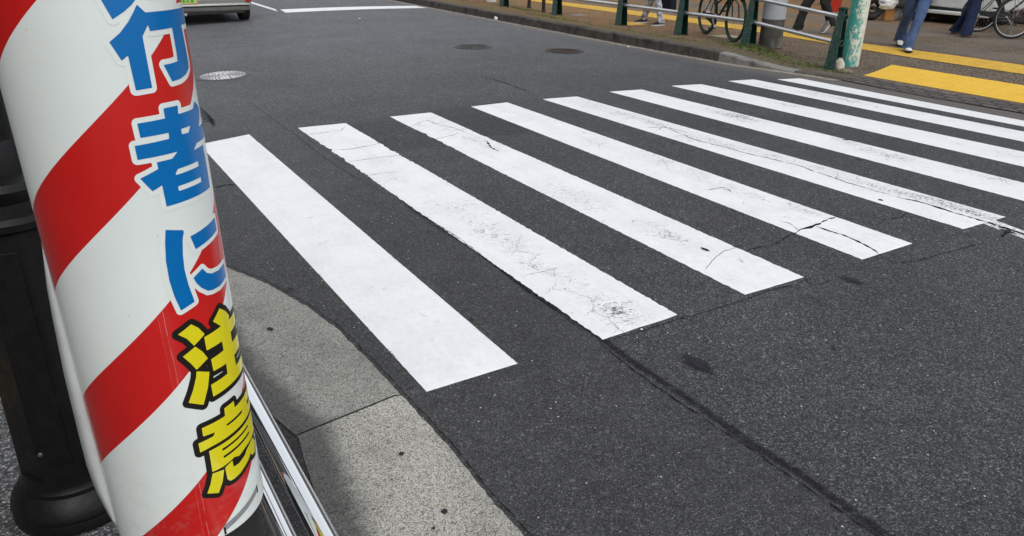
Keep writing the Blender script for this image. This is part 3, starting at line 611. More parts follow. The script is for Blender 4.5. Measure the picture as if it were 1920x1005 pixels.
# printed characters (unrolled millimetres: right, up) traced from the photo
ART = {
'a': [[(69, 369.7), (80.4, 357.9), (196, 358), (196, 333), (161, 333), (163, 318), (164.8, 274.8), (162.2, 266.4), (147.6, 258.7), (128.1, 254.1), (107.1, 253.1), (95.6, 279.9), (111.2, 280), (128.2, 281.2), (129.3, 294.4), (129.2, 331.8), (82.7, 331.1), (80.7, 340.2), (68.6, 325.1), (68.4, 249.5), (43.1, 248.8), (41.7, 300), (31.6, 293.4), (20.2, 320.8), (36.4, 332.1), (51, 346.4), (60.6, 358.3)],
      [(20, 381), (30.5, 351.6), (48, 361), (61, 369.8), (72, 380), (78, 392), (50, 404), (38, 392)], [(92, 383), (190, 383), (190, 408), (92, 408)]],
'b': [[(80.4, 215.8), (109.3, 215.4), (107.4, 202), (149.3, 202), (161.5, 212.5), (182, 199), (176, 184), (163, 170), (203, 170), (203, 146), (143, 147), (129.8, 138), (168.1, 138.3), (169.1, 98), (166.8, 63.5), (109.6, 63.2), (54.8, 62.6), (54.4, 98.4), (37.9, 92.1), (23.8, 115.6), (53.4, 125.3), (52.9, 136), (80, 136.2), (91.9, 144.9), (57.3, 145), (25.6, 145), (25.4, 167), (51.3, 167.5), (80.9, 168), (81.8, 177.5), (36, 177.8), (35.5, 200), (80.2, 200.4)],
      [(107.5, 178.1), (132.3, 178.1), (123.7, 168.5), (107.7, 169.4)], [(80.8, 111.9), (87, 117.6), (136.5, 117.9), (136, 109.4), (81.3, 108.8)], [(80.8, 90), (136.4, 90.5), (136.3, 82.2), (80.9, 82)]],
'c': [[(45.9, 25.3), (74.7, 16.6), (75.7, 12.8), (71.4, 2.9), (66.4, -24.5), (64.3, -51.2), (66.4, -79.8), (71.5, -112.4), (45.2, -119.3), (39.3, -91.8), (36.2, -61), (37, -25.8), (41.2, 3.8)],
      [(86, 1.6), (163.8, 9.5), (163.4, -14.2), (92.5, -23.5)], [(77.5, -70.4), (98.7, -61.3), (107.5, -73.1), (119, -79), (142.5, -82.2), (171.3, -80.5), (172, -107), (136.9, -110.4), (114.4, -108.3), (102.6, -105), (88.8, -92.9), (81.2, -81.2)]],
'd': [[(32.5, -160.5), (57.3, -150), (69.3, -162.2), (78.7, -178.5), (55.2, -191), (45.4, -172.9)], [(33.2, -203.4), (57.2, -193.3), (68.7, -209), (75.9, -225.3), (51.7, -237.1), (44.2, -221.5)],
      [(51, -239.9), (74.2, -252.1), (66.1, -279.2), (51.8, -309.2), (27.4, -294.1), (39, -272.8), (48.2, -251)],
      [(100.9, -164.1), (123.2, -148.5), (140.3, -162), (152, -177.3), (147, -184), (188, -184.5), (188, -208.5), (146.9, -208.5), (146, -229), (184, -229.5), (184, -255.5), (145.6, -256), (145.6, -278), (194, -278.5), (194, -302), (132, -302), (72.7, -303.1), (72.5, -278.1), (113.7, -277.3), (115.1, -256.8), (82.6, -255), (82, -230.5), (114.3, -229), (114.4, -210.3), (76.7, -210), (76.6, -183.6), (118.8, -182)]],
'e': [[(40.7, -353.4), (89.5, -354), (90.6, -338.4), (117.1, -338.1), (117, -352.5), (192, -352), (192, -370), (168, -371.5), (168, -379.5), (206, -380), (206, -397.5), (116.8, -398), (51.5, -399), (29.9, -401.1), (29.8, -381.3), (58.6, -380.3), (62.8, -373.7), (40.3, -371.2)],
      [(88.5, -372.3), (140, -371.5), (136, -377), (90.3, -376.5)], [(45.4, -406.1), (104.1, -405.3), (188, -404), (188, -449), (126.4, -450.7), (105.5, -454.6), (94.2, -449.1), (65.4, -452.9), (44, -451.8), (44.8, -430.8)],
      [(70.5, -415.4), (152, -414), (152, -418.3), (70.9, -420.2)], [(70.1, -431.5), (152, -429.5), (152, -434.3), (71, -436.5)], [(43.9, -455.2), (66.7, -459.7), (59.4, -482.7), (48.1, -502.2), (27.8, -492.1), (36.3, -475.8)],
      [(69.5, -457), (87.4, -452.5), (87.6, -467.6), (102.1, -469.2), (122.2, -464.4), (131, -458), (150, -454), (163, -452), (177.3, -469.8), (165, -487.8), (149.1, -484.6), (143.7, -475.6), (128.3, -483.1), (101.4, -491), (85.1, -493.1), (74.4, -491.2), (70, -484.2), (69.4, -470.3)]],
}
def sdf(polys, X, Y):
    d = np.full(X.shape, 1e9); ins = np.zeros(X.shape, int)
    for p in polys:
        n = len(p)
        for i in range(n):
            x0, y0 = p[i]; x1, y1 = p[(i+1) % n]; dx, dy = x1-x0, y1-y0; L = dx*dx+dy*dy
            t = np.clip(((X-x0)*dx+(Y-y0)*dy)/L, 0, 1); d = np.minimum(d, np.hypot(X-x0-t*dx, Y-y0-t*dy))
            c = ((y0 > Y) != (y1 > Y)) & (X < (dx)*(Y-y0)/(dy if dy else 1e-9)+x0); ins ^= c.astype(int)
    return np.where(ins == 1, -d, d)
def art_layer(m, polys, iso, dr, mi, step=1.1):
    xs = [q[0] for p in polys for q in p]; ys = [q[1] for p in polys for q in p]; pad = iso+3
    gx = np.arange(min(xs)-pad, max(xs)+pad+step, step); gy = np.arange(min(ys)-pad, max(ys)+pad+step, step); X, Y = np.meshgrid(gx, gy); Fd = sdf(polys, X, Y)-iso
    def pt(x, y): return INV @ cyl(x/1000, y/1000, dr)
    idx = {}
    V = m.v; Fc = m.f
    def vid(x, y):
        k = (round(x, 3), round(y, 3))
        if k not in idx: idx[k] = len(V); V.append(tuple(pt(x, y)))
        return idx[k]
    for j in range(len(gy)-1):
        i = 0; row = Fd[j]; row2 = Fd[j+1]
        while i < len(gx)-1:
            c = [(gx[i], gy[j], row[i]), (gx[i+1], gy[j], row[i+1]), (gx[i+1], gy[j+1], row2[i+1]), (gx[i], gy[j+1], row2[i])]
            ng = sum(q[2] < 0 for q in c)
            if ng == 0: i += 1; continue
            if ng == 4:
                k = i+1
                while k < len(gx)-1 and k-i < 5 and row[k+1] < 0 and row2[k+1] < 0: k += 1
                Fc.append((vid(gx[i], gy[j]), vid(gx[k], gy[j]), vid(gx[k], gy[j+1]), vid(gx[i], gy[j+1]))); m.mi.append(mi); i = k; continue
            poly = []
            for a, b in zip(c, c[1:]+c[:1]):
                if a[2] < 0: poly.append((a[0], a[1]))
                if (a[2] < 0) != (b[2] < 0):
                    t = a[2]/(a[2]-b[2]); poly.append((a[0]+t*(b[0]-a[0]), a[1]+t*(b[1]-a[1])))
            ids = []
            for q in poly:
                v = vid(*q)
                if v not in ids: ids.append(v)
            if len(ids) > 2: Fc.append(tuple(ids)); m.mi.append(mi)
            i += 1
def ink(name, c):
    n = NT(name); n.set('Base Color', n.ramp(n.noise(n.co, 25, 5, .6), [(.3, tuple(v*.94 for v in c)), (.7, c)])); n.set('Roughness', .22 if max(c) > .05 else .4); n.set('Specular IOR Level', .45 if max(c) > .05 else .15); return n.m
I_w, I_b, I_y, I_k = ink('ink_white', (.73, .77, .74)), ink('ink_blue', (.0, .14, .42)), ink('ink_yellow', (.72, .63, .012)), ink('ink_black', (.014, .012, .010))
for key, polys in ART.items():
    m = MB(); blue = key in 'abc'
    art_layer(m, polys, 8.0 if blue else 10.0, .0005, 0, 1.3); art_layer(m, polys, 0, .0009, 1)
    me = bpy.data.meshes.new('character'); me.from_pydata(m.v, [], m.f)
    for q in ((I_w, I_b) if blue else (I_k, I_y)): me.materials.append(q)
    me.polygons.foreach_set('material_index', m.mi); me.polygons.foreach_set('use_smooth', [True]*len(me.polygons)); me.update()
    if key == 'a': pass
    o = bpy.data.objects.new('character', me); COL.objects.link(o); o.parent = sheet
    o['label'] = {'a': 'blue character for go', 'b': 'blue character for person', 'c': 'blue hiragana ni', 'd': 'yellow first character of caution', 'e': 'yellow last character of caution'}[key]
# cut cable tie ends sticking out behind the sheet
m = MB(); random.seed(2)
for i in range(7):
    a = cyl(.232, .165+.004*i, .004); m.tube(loc([a, a+E2*.012+SA*(-.003-.002*i)-E1*.006, a+E2*(.018+.002*(i % 3))+SA*(-.014-.002*i)-E1*.01]), .0008, 5)
m.build('tie_ends', simple('black_plastic', (.015, .015, .02), .4, 0, .1, 30, 0), sheet)
# ---------------------------------------------------------------- black ornamental lamp post behind it
iron = NT('black_cast_iron'); iron.set('Base Color', iron.ramp(iron.noise(iron.co, 14, 5, .7), [(.3, (.004, .004, .0045)), (.7, (.009, .0085, .009))])); iron.set('Roughness', iron.mr(iron.noise(iron.co, 30, 4), .3, .7, .28, .48)); iron.set('Specular IOR Level', .24)
iron.bump(iron.noise(iron.co, 130, 5, .7), .6, .002); M['iron'] = iron.m
LX, LY = -1.30, .10; LZ = roadz(-1.2); lamp = thing('lamp_post', 'black cast iron lamp post with eight sided shaft and round flared base', 'lamp post', (LX, LY, LZ))
m = MB(); m.lathe([(.196, 0), (.204, .006), (.206, .03), (.202, .046), (.206, .052), (.206, .062), (.198, .085), (.182, .108), (.166, .122), (.163, .126), (.163, .142), (.158, .148), (.155, .165), (.155, .19), (.05, .19)], n=64); m.build('base', M['iron'], lamp)
m = MB(); a0 = R_(12)
def octa(r, z, a0=a0): return [(r*math.cos(a0+k*math.pi/4), r*math.sin(a0+k*math.pi/4), z) for k in range(8)]
m.loft([octa(.152, .16), octa(.150, .22), octa(.136, 1.05)]); m.build('shaft', M['iron'], lamp, smooth=False, bevel=.006)
m = MB(); m.lathe([(.13, 1.04), (.15, 1.055), (.152, 1.075), (.138, 1.09), (.134, 1.13), (.146, 1.15), (.15, 1.17), (.14, 1.19), (.10, 1.205), (.095, 1.26), (.08, 1.3)], n=48); m.build('collar', M['iron'], lamp)
m = MB(); m.lathe([(.08, 1.28), (.07, 4.5)], n=24); m.build('pole', M['iron'], lamp)
m = MB(); ang = a0+math.pi/4*5.5
face = Vector((math.cos(ang), math.sin(ang), 0)); side = Vector((-face.y, face.x, 0))
m.box(face*.1335+Vector((0, 0, .62)), (.075, .007, .74), rot=Matrix.Rotation(ang+math.pi/2, 3, 'Z') @ Matrix.Rotation(-.0135, 3, 'X')); m.build('access_panel', M['iron'], lamp, smooth=False, bevel=.002)
for z, s in ((.30, .046), (.88, .046)):
    m = MB(); c = face*(.1415 if z < .5 else .1345)+side*s*-1+Vector((0, 0, z)); m.lathe([(.0085, -.002), (.0085, .003), (.006, .0045)], c=c, n=16, mat=Matrix((side, Vector((0, 0, 1)), face)).transposed()); m.build('screw', simple('screw_steel', (.18, .19, .19), .35, .9, .2, 90, .3), lamp)
# ---------------------------------------------------------------- chrome guard rail at our feet
chrome = NT('polished_steel'); chrome.set('Base Color', (.78, .79, .80)); chrome.set('Metallic', 1.); chrome.set('Roughness', chrome.mr(chrome.noise(chrome.co, 40, 6, .7), .3, .75, .04, .13)); M['chrome'] = chrome.m
gr = thing('guard_rail', 'polished steel double pipe guard rail running between sign post and kerb', 'guard rail', (-.84, -1, roadz(-.84)))
for zz, xx in ((.59, .002), (.31, -.002)):
    m = MB(); z = zz-roadz(-.84); m.tube([(xx, -3, z), (xx, 1.2, z)], .0243, 32); m.build('rail', M['chrome'], gr)
for yv in (1.2, -2.6):
    m = MB(); m.tube([(0, yv, 0), (0, yv, .82)], .038, 24); m.lathe([(.038, .82), (.03, .84), (.01, .85)], c=(0, yv, 0), n=24); m.build('post', M['chrome'], gr)
# ---------------------------------------------------------------- far fence
M['green'] = simple('green_paint', (.006, .04, .028), .45, 0, .25, 20, .3, .001, .5, (.005, .03, .022)); M['recess'] = simple('green_recess_shade', (.004, .014, .011), .7, 0, .2, 20, .1); M['galv'] = simple('galvanised_pipe', (.66, .66, .66), .3, .85, .1, 3, 0)  # recess green is near-black: the channel's shade is put into its colour
nn = NT('green_ornament'); vv = nn.map(nn.co, (1, 1.4, 1)); vd = nn.vor(vv, 26, 'DISTANCE_TO_EDGE'); wv = nn.math('SINE', nn.math('MULTIPLY', nn.vor(vv, 13), 26))
nn.set('Base Color', nn.mix(nn.mr(wv, -.2, .6), (.014, .085, .06), (.005, .03, .022))); nn.set('Roughness', .4); nn.bump(wv, .9, .006); M['orn'] = nn.m
PB = [P(*p) for p in [(950, 12), (1045, 28), (1155, 48), (1268, 66), (1404, 86), (1565, 130)]]
PB = [(8.40, p[1], pavz(8.4, p[1])) for p in PB]; PB = [(8.40, 17.4, .1), (8.4, 15.4, .1)]+PB
fence = thing('pavement_fence', 'green cast fence posts joined by two silver pipe rails along the far kerb', 'fence', PB[4])
FO = Vector(PB[4])
for b in PB:
    z0 = b[2]-FO.z; c = Vector(b)-FO; H = .80; m = MB()
    def plate(x0, x1, xt0, xt1, ya, yb, yta, ytb, mi):
        vs = [(c.x+x0, c.y+ya, z0), (c.x+x1, c.y+ya, z0), (c.x+x1, c.y+yb, z0), (c.x+x0, c.y+yb, z0), (c.x+xt0, c.y+yta, z0+H), (c.x+xt1, c.y+yta, z0+H), (c.x+xt1, c.y+ytb, z0+H), (c.x+xt0, c.y+ytb, z0+H)]
        m.add(vs, [(0, 3, 2, 1), (4, 5, 6, 7), (0, 1, 5, 4), (1, 2, 6, 5), (2, 3, 7, 6), (3, 0, 4, 7)], mi)
    plate(-.095, -.078, -.035, -.02, -.085, .085, -.045, .045, 1)      # ornamented road face
    plate(.06, .075, .03, .042, -.08, .08, -.042, .042, 0)             # back face
    plate(-.078, .06, -.02, .03, .06, .08, .03, .042, 2)          # web
    m.box((c.x, c.y, z0+H+.008), (.088, .1, .018), 0); m.box((c.x, c.y, z0+H+.022), (.06, .075, .012), 0)
    m.build('post', [M['green'], M['orn'], M['recess']], fence, smooth=True, ang=30)
    for zr in (.70, .36): m = MB(); m.ring((c.x+.0, c.y-.06, z0+zr), .036, .009, (0, 1, 0), 24, 6); m.build('rail_socket', M['green'], fence)
for zr in (.70, .36):
    for a, b in zip(PB[:-1], PB[1:]):
        m = MB(); A = Vector(a)-FO+Vector((0, 0, zr)); B = Vector(b)-FO+Vector((0, 0, zr)); m.tube([A, B], .0285, 16); m.build('rail', M['galv'], fence)
# rock and concrete lump at the last post
def rock(name, c, r, mat, sq=(1, 1, .8), seed=0):
    bm = bmesh.new(); bmesh.ops.create_icosphere(bm, subdivisions=3, radius=1)
    for v in bm.verts:
        k = 1+.28*nz(v.co.x*1.5+seed, v.co.y*1.5, v.co.z*1.5)+.08*nz(v.co.x*5, v.co.y*5+seed, v.co.z*5); v.co = Vector((v.co.x*k*r*sq[0], v.co.y*k*r*sq[1], v.co.z*k*r*sq[2]))
    me = bpy.data.meshes.new(name); bm.to_mesh(me); bm.free()
    for p in me.polygons: p.use_smooth = True
    me.materials.append(mat); o = bpy.data.objects.new(name, me); COL.objects.link(o); o.location = c; return o
c = P(1572, 131); tag(rock('rock', (c[0], c[1], pavz(c[0], c[1])+.06), .085, simple('pale_rock', (.5, .46, .38), .9, 0, .2, 12, .5, .01), (.9, .8, 1.2), 3), 'small pale upright rock at the foot of the last green fence post', 'rock')
c = P(1583, 134); tag(rock('concrete_lump', (c[0], c[1], pavz(c[0], c[1])+.0), .10, simple('mossy_concrete', (.15, .135, .085), .95, 0, .35, 14, .5, .01), (1, 1.1, .35), 8), 'mossy lump of concrete between the pale rock and turquoise pole', 'concrete lump')
# ---------------------------------------------------------------- poles on the pavement
c = P(1443, 88); t = thing('utility_pole', 'thick grey concrete utility pole behind the green fence', 'utility pole', c)
m = MB(); m.lathe([(.172, 0), (.170, .42)], n=40); m.build('base_band', simple('pole_dark_band', (.085, .08, .072), .85, 0, .45, 6, .3, .004, .3, (.2, .19, .17)), t)
m = MB(); m.lathe([(.173, .42), (.173, .45), (.167, 1.2), (.15, 5)], n=40); m.build('shaft', simple('pole_concrete', (.36, .37, .38), .7, 0, .12, 8, .2, .002, .4), t)
nn = NT('peeling_turquoise'); q = nn.noise(nn.map(nn.co, (1, 1, .55)), 15, 8, .78, .9); x, y, z = nn.sep(nn.co)
side_ = nn.mr(nn.math('SUBTRACT', nn.math('MULTIPLY', x, .75), nn.math('MULTIPLY', y, .66)), -.10, .11, -.10, .12)
k = nn.mr(nn.math('ADD', q, side_), .5, .515)
nn.set('Base Color', nn.mix(k, nn.ramp(nn.noise(nn.co, 20, 4), [(.3, (.03, .24, .19)), (.7, (.06, .36, .30))]), nn.ramp(nn.noise(nn.co, 45, 5), [(.3, (.45, .46, .38)), (.7, (.68, .70, .62))]))); nn.set('Roughness', .55); nn.bump(k, .5, .003)
c = P(1592, 122); t = thing('turquoise_pole', 'round pole with peeling turquoise and white paint beside the last fence post', 'pole', c)
m = MB(); m.tube([(0, 0, -.02), (.02, .01, 1), (.09, .04, 4)], [.125, .122, .11], 40); m.build('shaft', nn.m, t)
brown = simple('dark_brown_metal', (.028, .017, .014), .5, 0, .2, 20, .2)
for (px, py), lb in (((992, 15), 'thin dark brown pole on the kerb, the farther of two'), ((1019, 22), 'thin dark brown pole on the kerb, nearer the green post')):
    c = P(px, py); t = thing('thin_pole', lb, 'pole', c, 0, 'thin dark poles on the far kerb'); m = MB(); m.lathe([(.04, 0), (.04, 2.4)], n=16); m.build('shaft', brown, t); m = MB(); m.lathe([(.055, 0), (.055, .02), (.042, .03)], n=16); m.build('foot', brown, t)
# ---------------------------------------------------------------- weeds along the far kerb
random.seed(5); m = MB()
zones = [((1404, 90), .25, .55, 1100), ((1380, 84), .12, .4, 500), ((1450, 102), .3, .4, 650), ((1500, 120), .22, .45, 700), ((1530, 126), .15, .3, 500), ((1575, 136), .1, .14, 260), ((1040, 33), .12, .9, 500), ((990, 20), .12, 1.2, 600), ((1180, 58), .1, 1.2, 200), ((1268, 72), .1, .5, 160), ((960, 13), .15, 1.2, 400), ((1420, 92), .1, .2, 500)]
for (px, py), sx, sy_, cnt in zones:
    c = P(px, py)
    for i in range(cnt):
        x = c[0]+random.gauss(0, sx*.5); y = c[1]+random.gauss(0, sy_*.6); x = max(x, kerbx(y)+.18); z = pavz(x, y); h = random.uniform(.006, .028)*(2.6 if px == 1420 else 1); a = random.uniform(0, 6.28); l = random.uniform(.01, .035); w_ = random.uniform(.003, .007)
        dx, dy = math.cos(a), math.sin(a)
        m.add([(x-dy*w_, y+dx*w_, z), (x+dy*w_, y-dx*w_, z), (x+dx*l*.6+dy*w_*.6, y+dy*l*.6-dx*w_*.6, z+h*.7), (x+dx*l, y+dy*l, z+h)], [(0, 1, 2), (0, 2, 3)])
nn = NT('weed_green'); nn.set('Base Color', nn.ramp(nn.noise(nn.pos, 6, 3), [(.35, (.06, .06, .018)), (.5, (.085, .12, .02)), (.65, (.15, .19, .03))])); nn.set('Roughness', .7)
tag(m.build('weeds', nn.m, smooth=False), 'low green weeds and moss growing behind the far kerb stones', 'weeds', kind='stuff')
# ---------------------------------------------------------------- skinned figures
def skin_mesh(name, J, Ed, mat, parent, sub=2, disp=0., dsc=9, root=0):
    me = bpy.data.meshes.new(name); ks = list(J); me.from_pydata([J[k][0] for k in ks], [(ks.index(a), ks.index(b)) for a, b in Ed], [])
    o = bpy.data.objects.new(name, me); COL.objects.link(o); o.modifiers.new('skin', 'SKIN'); sv = me.skin_vertices[0].data if me.skin_vertices else None
    if sv is None:
        bm = bmesh.new(); bm.from_mesh(me); bm.verts.layers.skin.verify(); bm.to_mesh(me); bm.free(); sv = me.skin_vertices[0].data
    for i, k in enumerate(ks):
        r = J[k][1]; sv[i].radius = r if isinstance(r, tuple) else (r, r)
    sv[root].use_root = True
    s = o.modifiers.new('sub', 'SUBSURF'); s.levels = sub; s.render_levels = sub
    dg = bpy.context.evaluated_depsgraph_get(); dg.update(); nm = bpy.data.meshes.new_from_object(o.evaluated_get(dg)); bpy.data.objects.remove(o)
    if disp:
        nr = [v.normal.copy() for v in nm.vertices]
        for v, q in zip(nm.vertices, nr): v.co += q*disp*(nz(v.co.x*dsc, v.co.y*dsc, v.co.z*dsc*1.6)+.5*nz(v.co.x*dsc*2.3, v.co.y*dsc*2, v.co.z*dsc*3.5))
    nm.name = name; nm.materials.clear(); nm.materials.append(mat)
    for p in nm.polygons: p.use_smooth = True
    o = bpy.data.objects.new(name, nm); COL.objects.link(o); o.parent = parent; return o
SKIN = simple('skin', (.45, .27, .19), .5, 0, .06, 20, .1); HAIR = simple('hair_black', (.012, .01, .01), .5, 0, .3, 60, .5)
def cloth(name, c, r=.85, sc=18): return simple(name, c, r, 0, .25, sc, .35, .003, .2)
def feet_local(o, yaw, *ps):
    c_, s_ = math.cos(-yaw), math.sin(-yaw); return [((p[0]-o[0])*c_-(p[1]-o[1])*s_, (p[0]-o[0])*s_+(p[1]-o[1])*c_) for p in ps]
def person(loc_, face, lf, rf, label, trouser, shoe, sole, top, kn=(.0, .0), legw=1., hem=.085, lift=(0, 0), shoe_ang=(0, 0), arm_fwd=0., lean=0., bagside=None, hipoff=(0, 0)):
    """local frame: +Y ahead, +X to the person's right; lf/rf are the foot (ankle) x,y"""
    t = thing('person', label, 'person', loc_, face)
    hip = Vector(((lf[0]+rf[0])/2+hipoff[0], (lf[1]+rf[1])/2+hipoff[1], .90)); J = {}; T = {}
    J['pelvis'] = (hip, (.13, .1)); T['pelvis'] = (hip+Vector((0, 0, .03)), (.165, .125))
    feet = []
    for s, f, n_, lf_, kb_ in ((-1, lf, 'l', lift[0], kn[0]), (1, rf, 'r', lift[1], kn[1])):
        h = hip+Vector((s*.095, 0, -.05)); a = Vector((f[0], f[1], .085+lf_)); k = h.lerp(a, .5)+Vector((0, .03+kb_, 0))
        J['h'+n_] = (h, (.085, .09)); J['k'+n_] = (k, .055); J['c'+n_] = (k.lerp(a, .35)+Vector((0, -.012, 0)), .05); J['a'+n_] = (a+Vector((0, -.03, 0)), .024); J['t'+n_] = (a+Vector((s*.0, .035, -.058)), (.014, .014))
        T['h'+n_] = (h, (.105*legw, .11*legw)); T['m'+n_] = (h.lerp(k, .5), .092*legw); T['k'+n_] = (k, .080*legw); T['c'+n_] = (k.lerp(a, .5), .083*legw if hem > .08 else .072*legw); T['a'+n_] = (a+Vector((0, -.005, -.02 if hem >= .1 else .0)), hem); feet.append((a, s, n_))
    ch = hip+Vector((0, lean, .42)); nk = hip+Vector((0, lean*1.3, .60)); hd = hip+Vector((0, lean*1.3+.02, .735))
    J['waist'] = (hip+Vector((0, lean*.4, .18)), (.13, .09)); J['chest'] = (ch, (.15, .1)); J['neck'] = (nk, .05); J['head'] = (hd, (.072, .088)); J['crown'] = (hd+Vector((0, 0, .08)), (.068, .085))
    Ed = [('pelvis', 'waist'), ('waist', 'chest'), ('chest', 'neck'), ('neck', 'head'), ('head', 'crown')]
    TT_ = {'pelvis': (hip+Vector((0, 0, .0)), (.17, .125)), 'waist': (hip+Vector((0, lean*.4, .2)), (.165, .12)), 'chest': (ch, (.18, .125)), 'neck': (nk+Vector((0, 0, -.03)), .07)}; TE = [('pelvis', 'waist'), ('waist', 'chest'), ('chest', 'neck')]
    hands = {}
    for s, n_ in ((-1, 'l'), (1, 'r')):
        sh = ch+Vector((s*.17, 0, .08)); af = arm_fwd*(s if bagside is None else 1); el = sh+Vector((s*.05, -.03+af*.5, -.29)); wr = el+Vector((s*.01, .07+af*.5, -.24)); pm = wr+Vector((0, .01, -.07))
        J['s'+n_] = (sh, .055); J['e'+n_] = (el, .04); J['w'+n_] = (wr, .026); J['p'+n_] = (pm, (.018, .036)); Ed += [('chest', 's'+n_), ('s'+n_, 'e'+n_), ('e'+n_, 'w'+n_), ('w'+n_, 'p'+n_)]
        for q in range(4):
            b = pm+Vector((0, -.027+.018*q, -.03)); L = (.055, .065, .06, .048)[q]; J[f'f{q}{n_}'] = (b, .0095); J[f'g{q}{n_}'] = (b+Vector((-s*.012, .004, -L*.55)), .0085); J[f'i{q}{n_}'] = (b+Vector((-s*.03, .004, -L*.9)), .0075)
            Ed += [('p'+n_, f'f{q}{n_}'), (f'f{q}{n_}', f'g{q}{n_}'), (f'g{q}{n_}', f'i{q}{n_}')]
        J['th'+n_] = (pm+Vector((0, .045, -.01)), .011); J['tt'+n_] = (pm+Vector((-s*.02, .06, -.045)), .009); Ed += [('p'+n_, 'th'+n_), ('th'+n_, 'tt'+n_)]
        TT_['s'+n_] = (sh, .075); TT_['e'+n_] = (el, .062); TT_['w'+n_] = (wr+Vector((0, 0, .02)), .05); TE += [('chest', 's'+n_), ('s'+n_, 'e'+n_), ('e'+n_, 'w'+n_)]; hands[n_] = pm
        Ed += [('pelvis', 'h'+n_), ('h'+n_, 'k'+n_), ('k'+n_, 'c'+n_), ('c'+n_, 'a'+n_), ('a'+n_, 't'+n_)]
    skin_mesh('body', J, Ed, SKIN, t, 1)
    tm = MB(); NS = 28
    def ringat(c, rx, ry, sd): return [c+Vector((math.cos(2*math.pi*q/NS)*rx, math.sin(2*math.pi*q/NS)*ry, 0)) for q in range(NS)]
    tm.loft([ringat(hip+Vector((0, 0, z)), a_, b_, 0) for z, a_, b_ in ((-.13, .09, .08), (-.08, .165, .125), (0, .185, .135), (.08, .17, .125), (.14, .16, .12))])
    for n_, sg in (('l', -1), ('r', 1)):
        pts = [(T['h'+n_][0]+Vector((0, 0, .04)), .10*legw), (T['m'+n_][0], .095*legw), (T['k'+n_][0], .082*legw), (T['c'+n_][0], .074*legw if hem < .08 else hem*.86), (T['a'+n_][0]+Vector((0, 0, .0)), hem)]
        an = T['a'+n_][0]; ab = an+(an-T['c'+n_][0]).normalized()*.04; pts.append((ab, hem*1.02)); rings = []; cum = [0]
        for u, v in zip(pts[:-1], pts[1:]): cum.append(cum[-1]+(v[0]-u[0]).length)
        for q in range(46):
            d_ = cum[-1]*q/45; xs_ = [[p[0][k] for p in pts] for k in range(3)]; c_ = Vector([float(np.interp(d_, cum, v)) for v in xs_]); rr = float(np.interp(d_, cum, [p[1] for p in pts])); ring = []
            low = d_/cum[-1]; fold = .010+.014*max(0, low-.6)*2
            for k in range(NS):
                a_ = 2*math.pi*k/NS; e = rr*(1+0*k)+fold*(nz(math.cos(a_)*1.5+sg*3, math.sin(a_)*1.5, d_*9)+.6*nz(math.cos(a_)*3+sg, math.sin(a_)*2, d_*26))
                ring.append(c_+Vector((math.cos(a_)*e*.94, math.sin(a_)*e*1.04, 0)))
            rings.append(ring)
        tm.loft(rings, cap=False); tm.loft([rings[-1], [c_+Vector((0, 0, .02)) for _ in range(NS)]], cap=False)
    tm.build('trousers', trouser, t, ang=75); skin_mesh('jacket', TT_, TE, top, t, 2, .012, 8)
    # face features and hair
    fm = MB(); hl = hd
    rock_ = []
    m = MB(); m.lathe([(.001, -.02), (.08, -.015), (.1, .02), (.098, .07), (.075, .12), (.03, .145), (.001, .148)], c=tuple(hl+Vector((0, -.025, .0))), n=20); m.build('hair', HAIR, t)
    m = MB(); m.tube([hl+Vector((0, .085, .02)), hl+Vector((0, .108, -.012)), hl+Vector((0, .09, -.02))], [.008, .014, .008], 8); m.build('nose', SKIN, t)
    for s in (-1, 1): m = MB(); m.tube([hl+Vector((s*.078, .0, -.02)), hl+Vector((s*.088, -.01, .01)), hl+Vector((s*.08, -.015, .02))], [.008, .014, .008], 8); m.build('ear', SKIN, t)
    for s in (-1, 1): m = MB(); m.ring(hl+Vector((s*.03, .082, .03)), .006, .005, (0, 1, 0), 12, 6); m.build('eye', BLK, t)
    m = MB(); m.tube([hl+Vector((-.024, .086, -.048)), hl+Vector((0, .094, -.05)), hl+Vector((.024, .086, -.048))], .005, 6); m.build('mouth', simple('lips', (.3, .1, .08), .5), t)
    for (a, s, n_), ang in zip(feet, shoe_ang):
        rings = []; soles = []; z0 = a.z-.085
        for v, wv_, zt in ((-.075, .022, .055), (-.07, .033, .075), (-.04, .037, .095), (.0, .038, .1), (.05, .041, .078), (.1, .047, .062), (.15, .046, .05), (.185, .034, .04), (.2, .015, .03)):
            rot = lambda x, y, z: (x, -.0+(y-.1)*math.cos(ang)+z*math.sin(ang)+.1, -(y-.1)*math.sin(ang)+z*math.cos(ang))
            prof = [(-wv_, .022), (-wv_*1.03, zt*.5), (-wv_*.72, zt*.92), (0, zt), (wv_*.72, zt*.92), (wv_*1.03, zt*.5), (wv_, .022)]
            rings.append([Vector(rot(x, v, z))+Vector((a.x, a.y, z0)) for x, z in prof])
            soles.append([Vector(rot(x, v*1.03, z))+Vector((a.x, a.y, z0)) for x, z in ((-wv_*1.08, 0.002), (-wv_*1.12, .024), (wv_*1.12, .024), (wv_*1.08, .002))])
        m = MB(); m.loft(rings); m.loft(soles, 1); m.build('shoe', [shoe, sole], t, smooth=True, ang=45)
    return t, hands
def yawto(dx, dy): return math.atan2(-dx, dy)
WH = simple('white_rubber', (.62, .61, .58), .6, 0, .1, 20, .1); BLK = simple('black_rubber', (.012, .012, .012), .8, 0, .2, 40, .2)
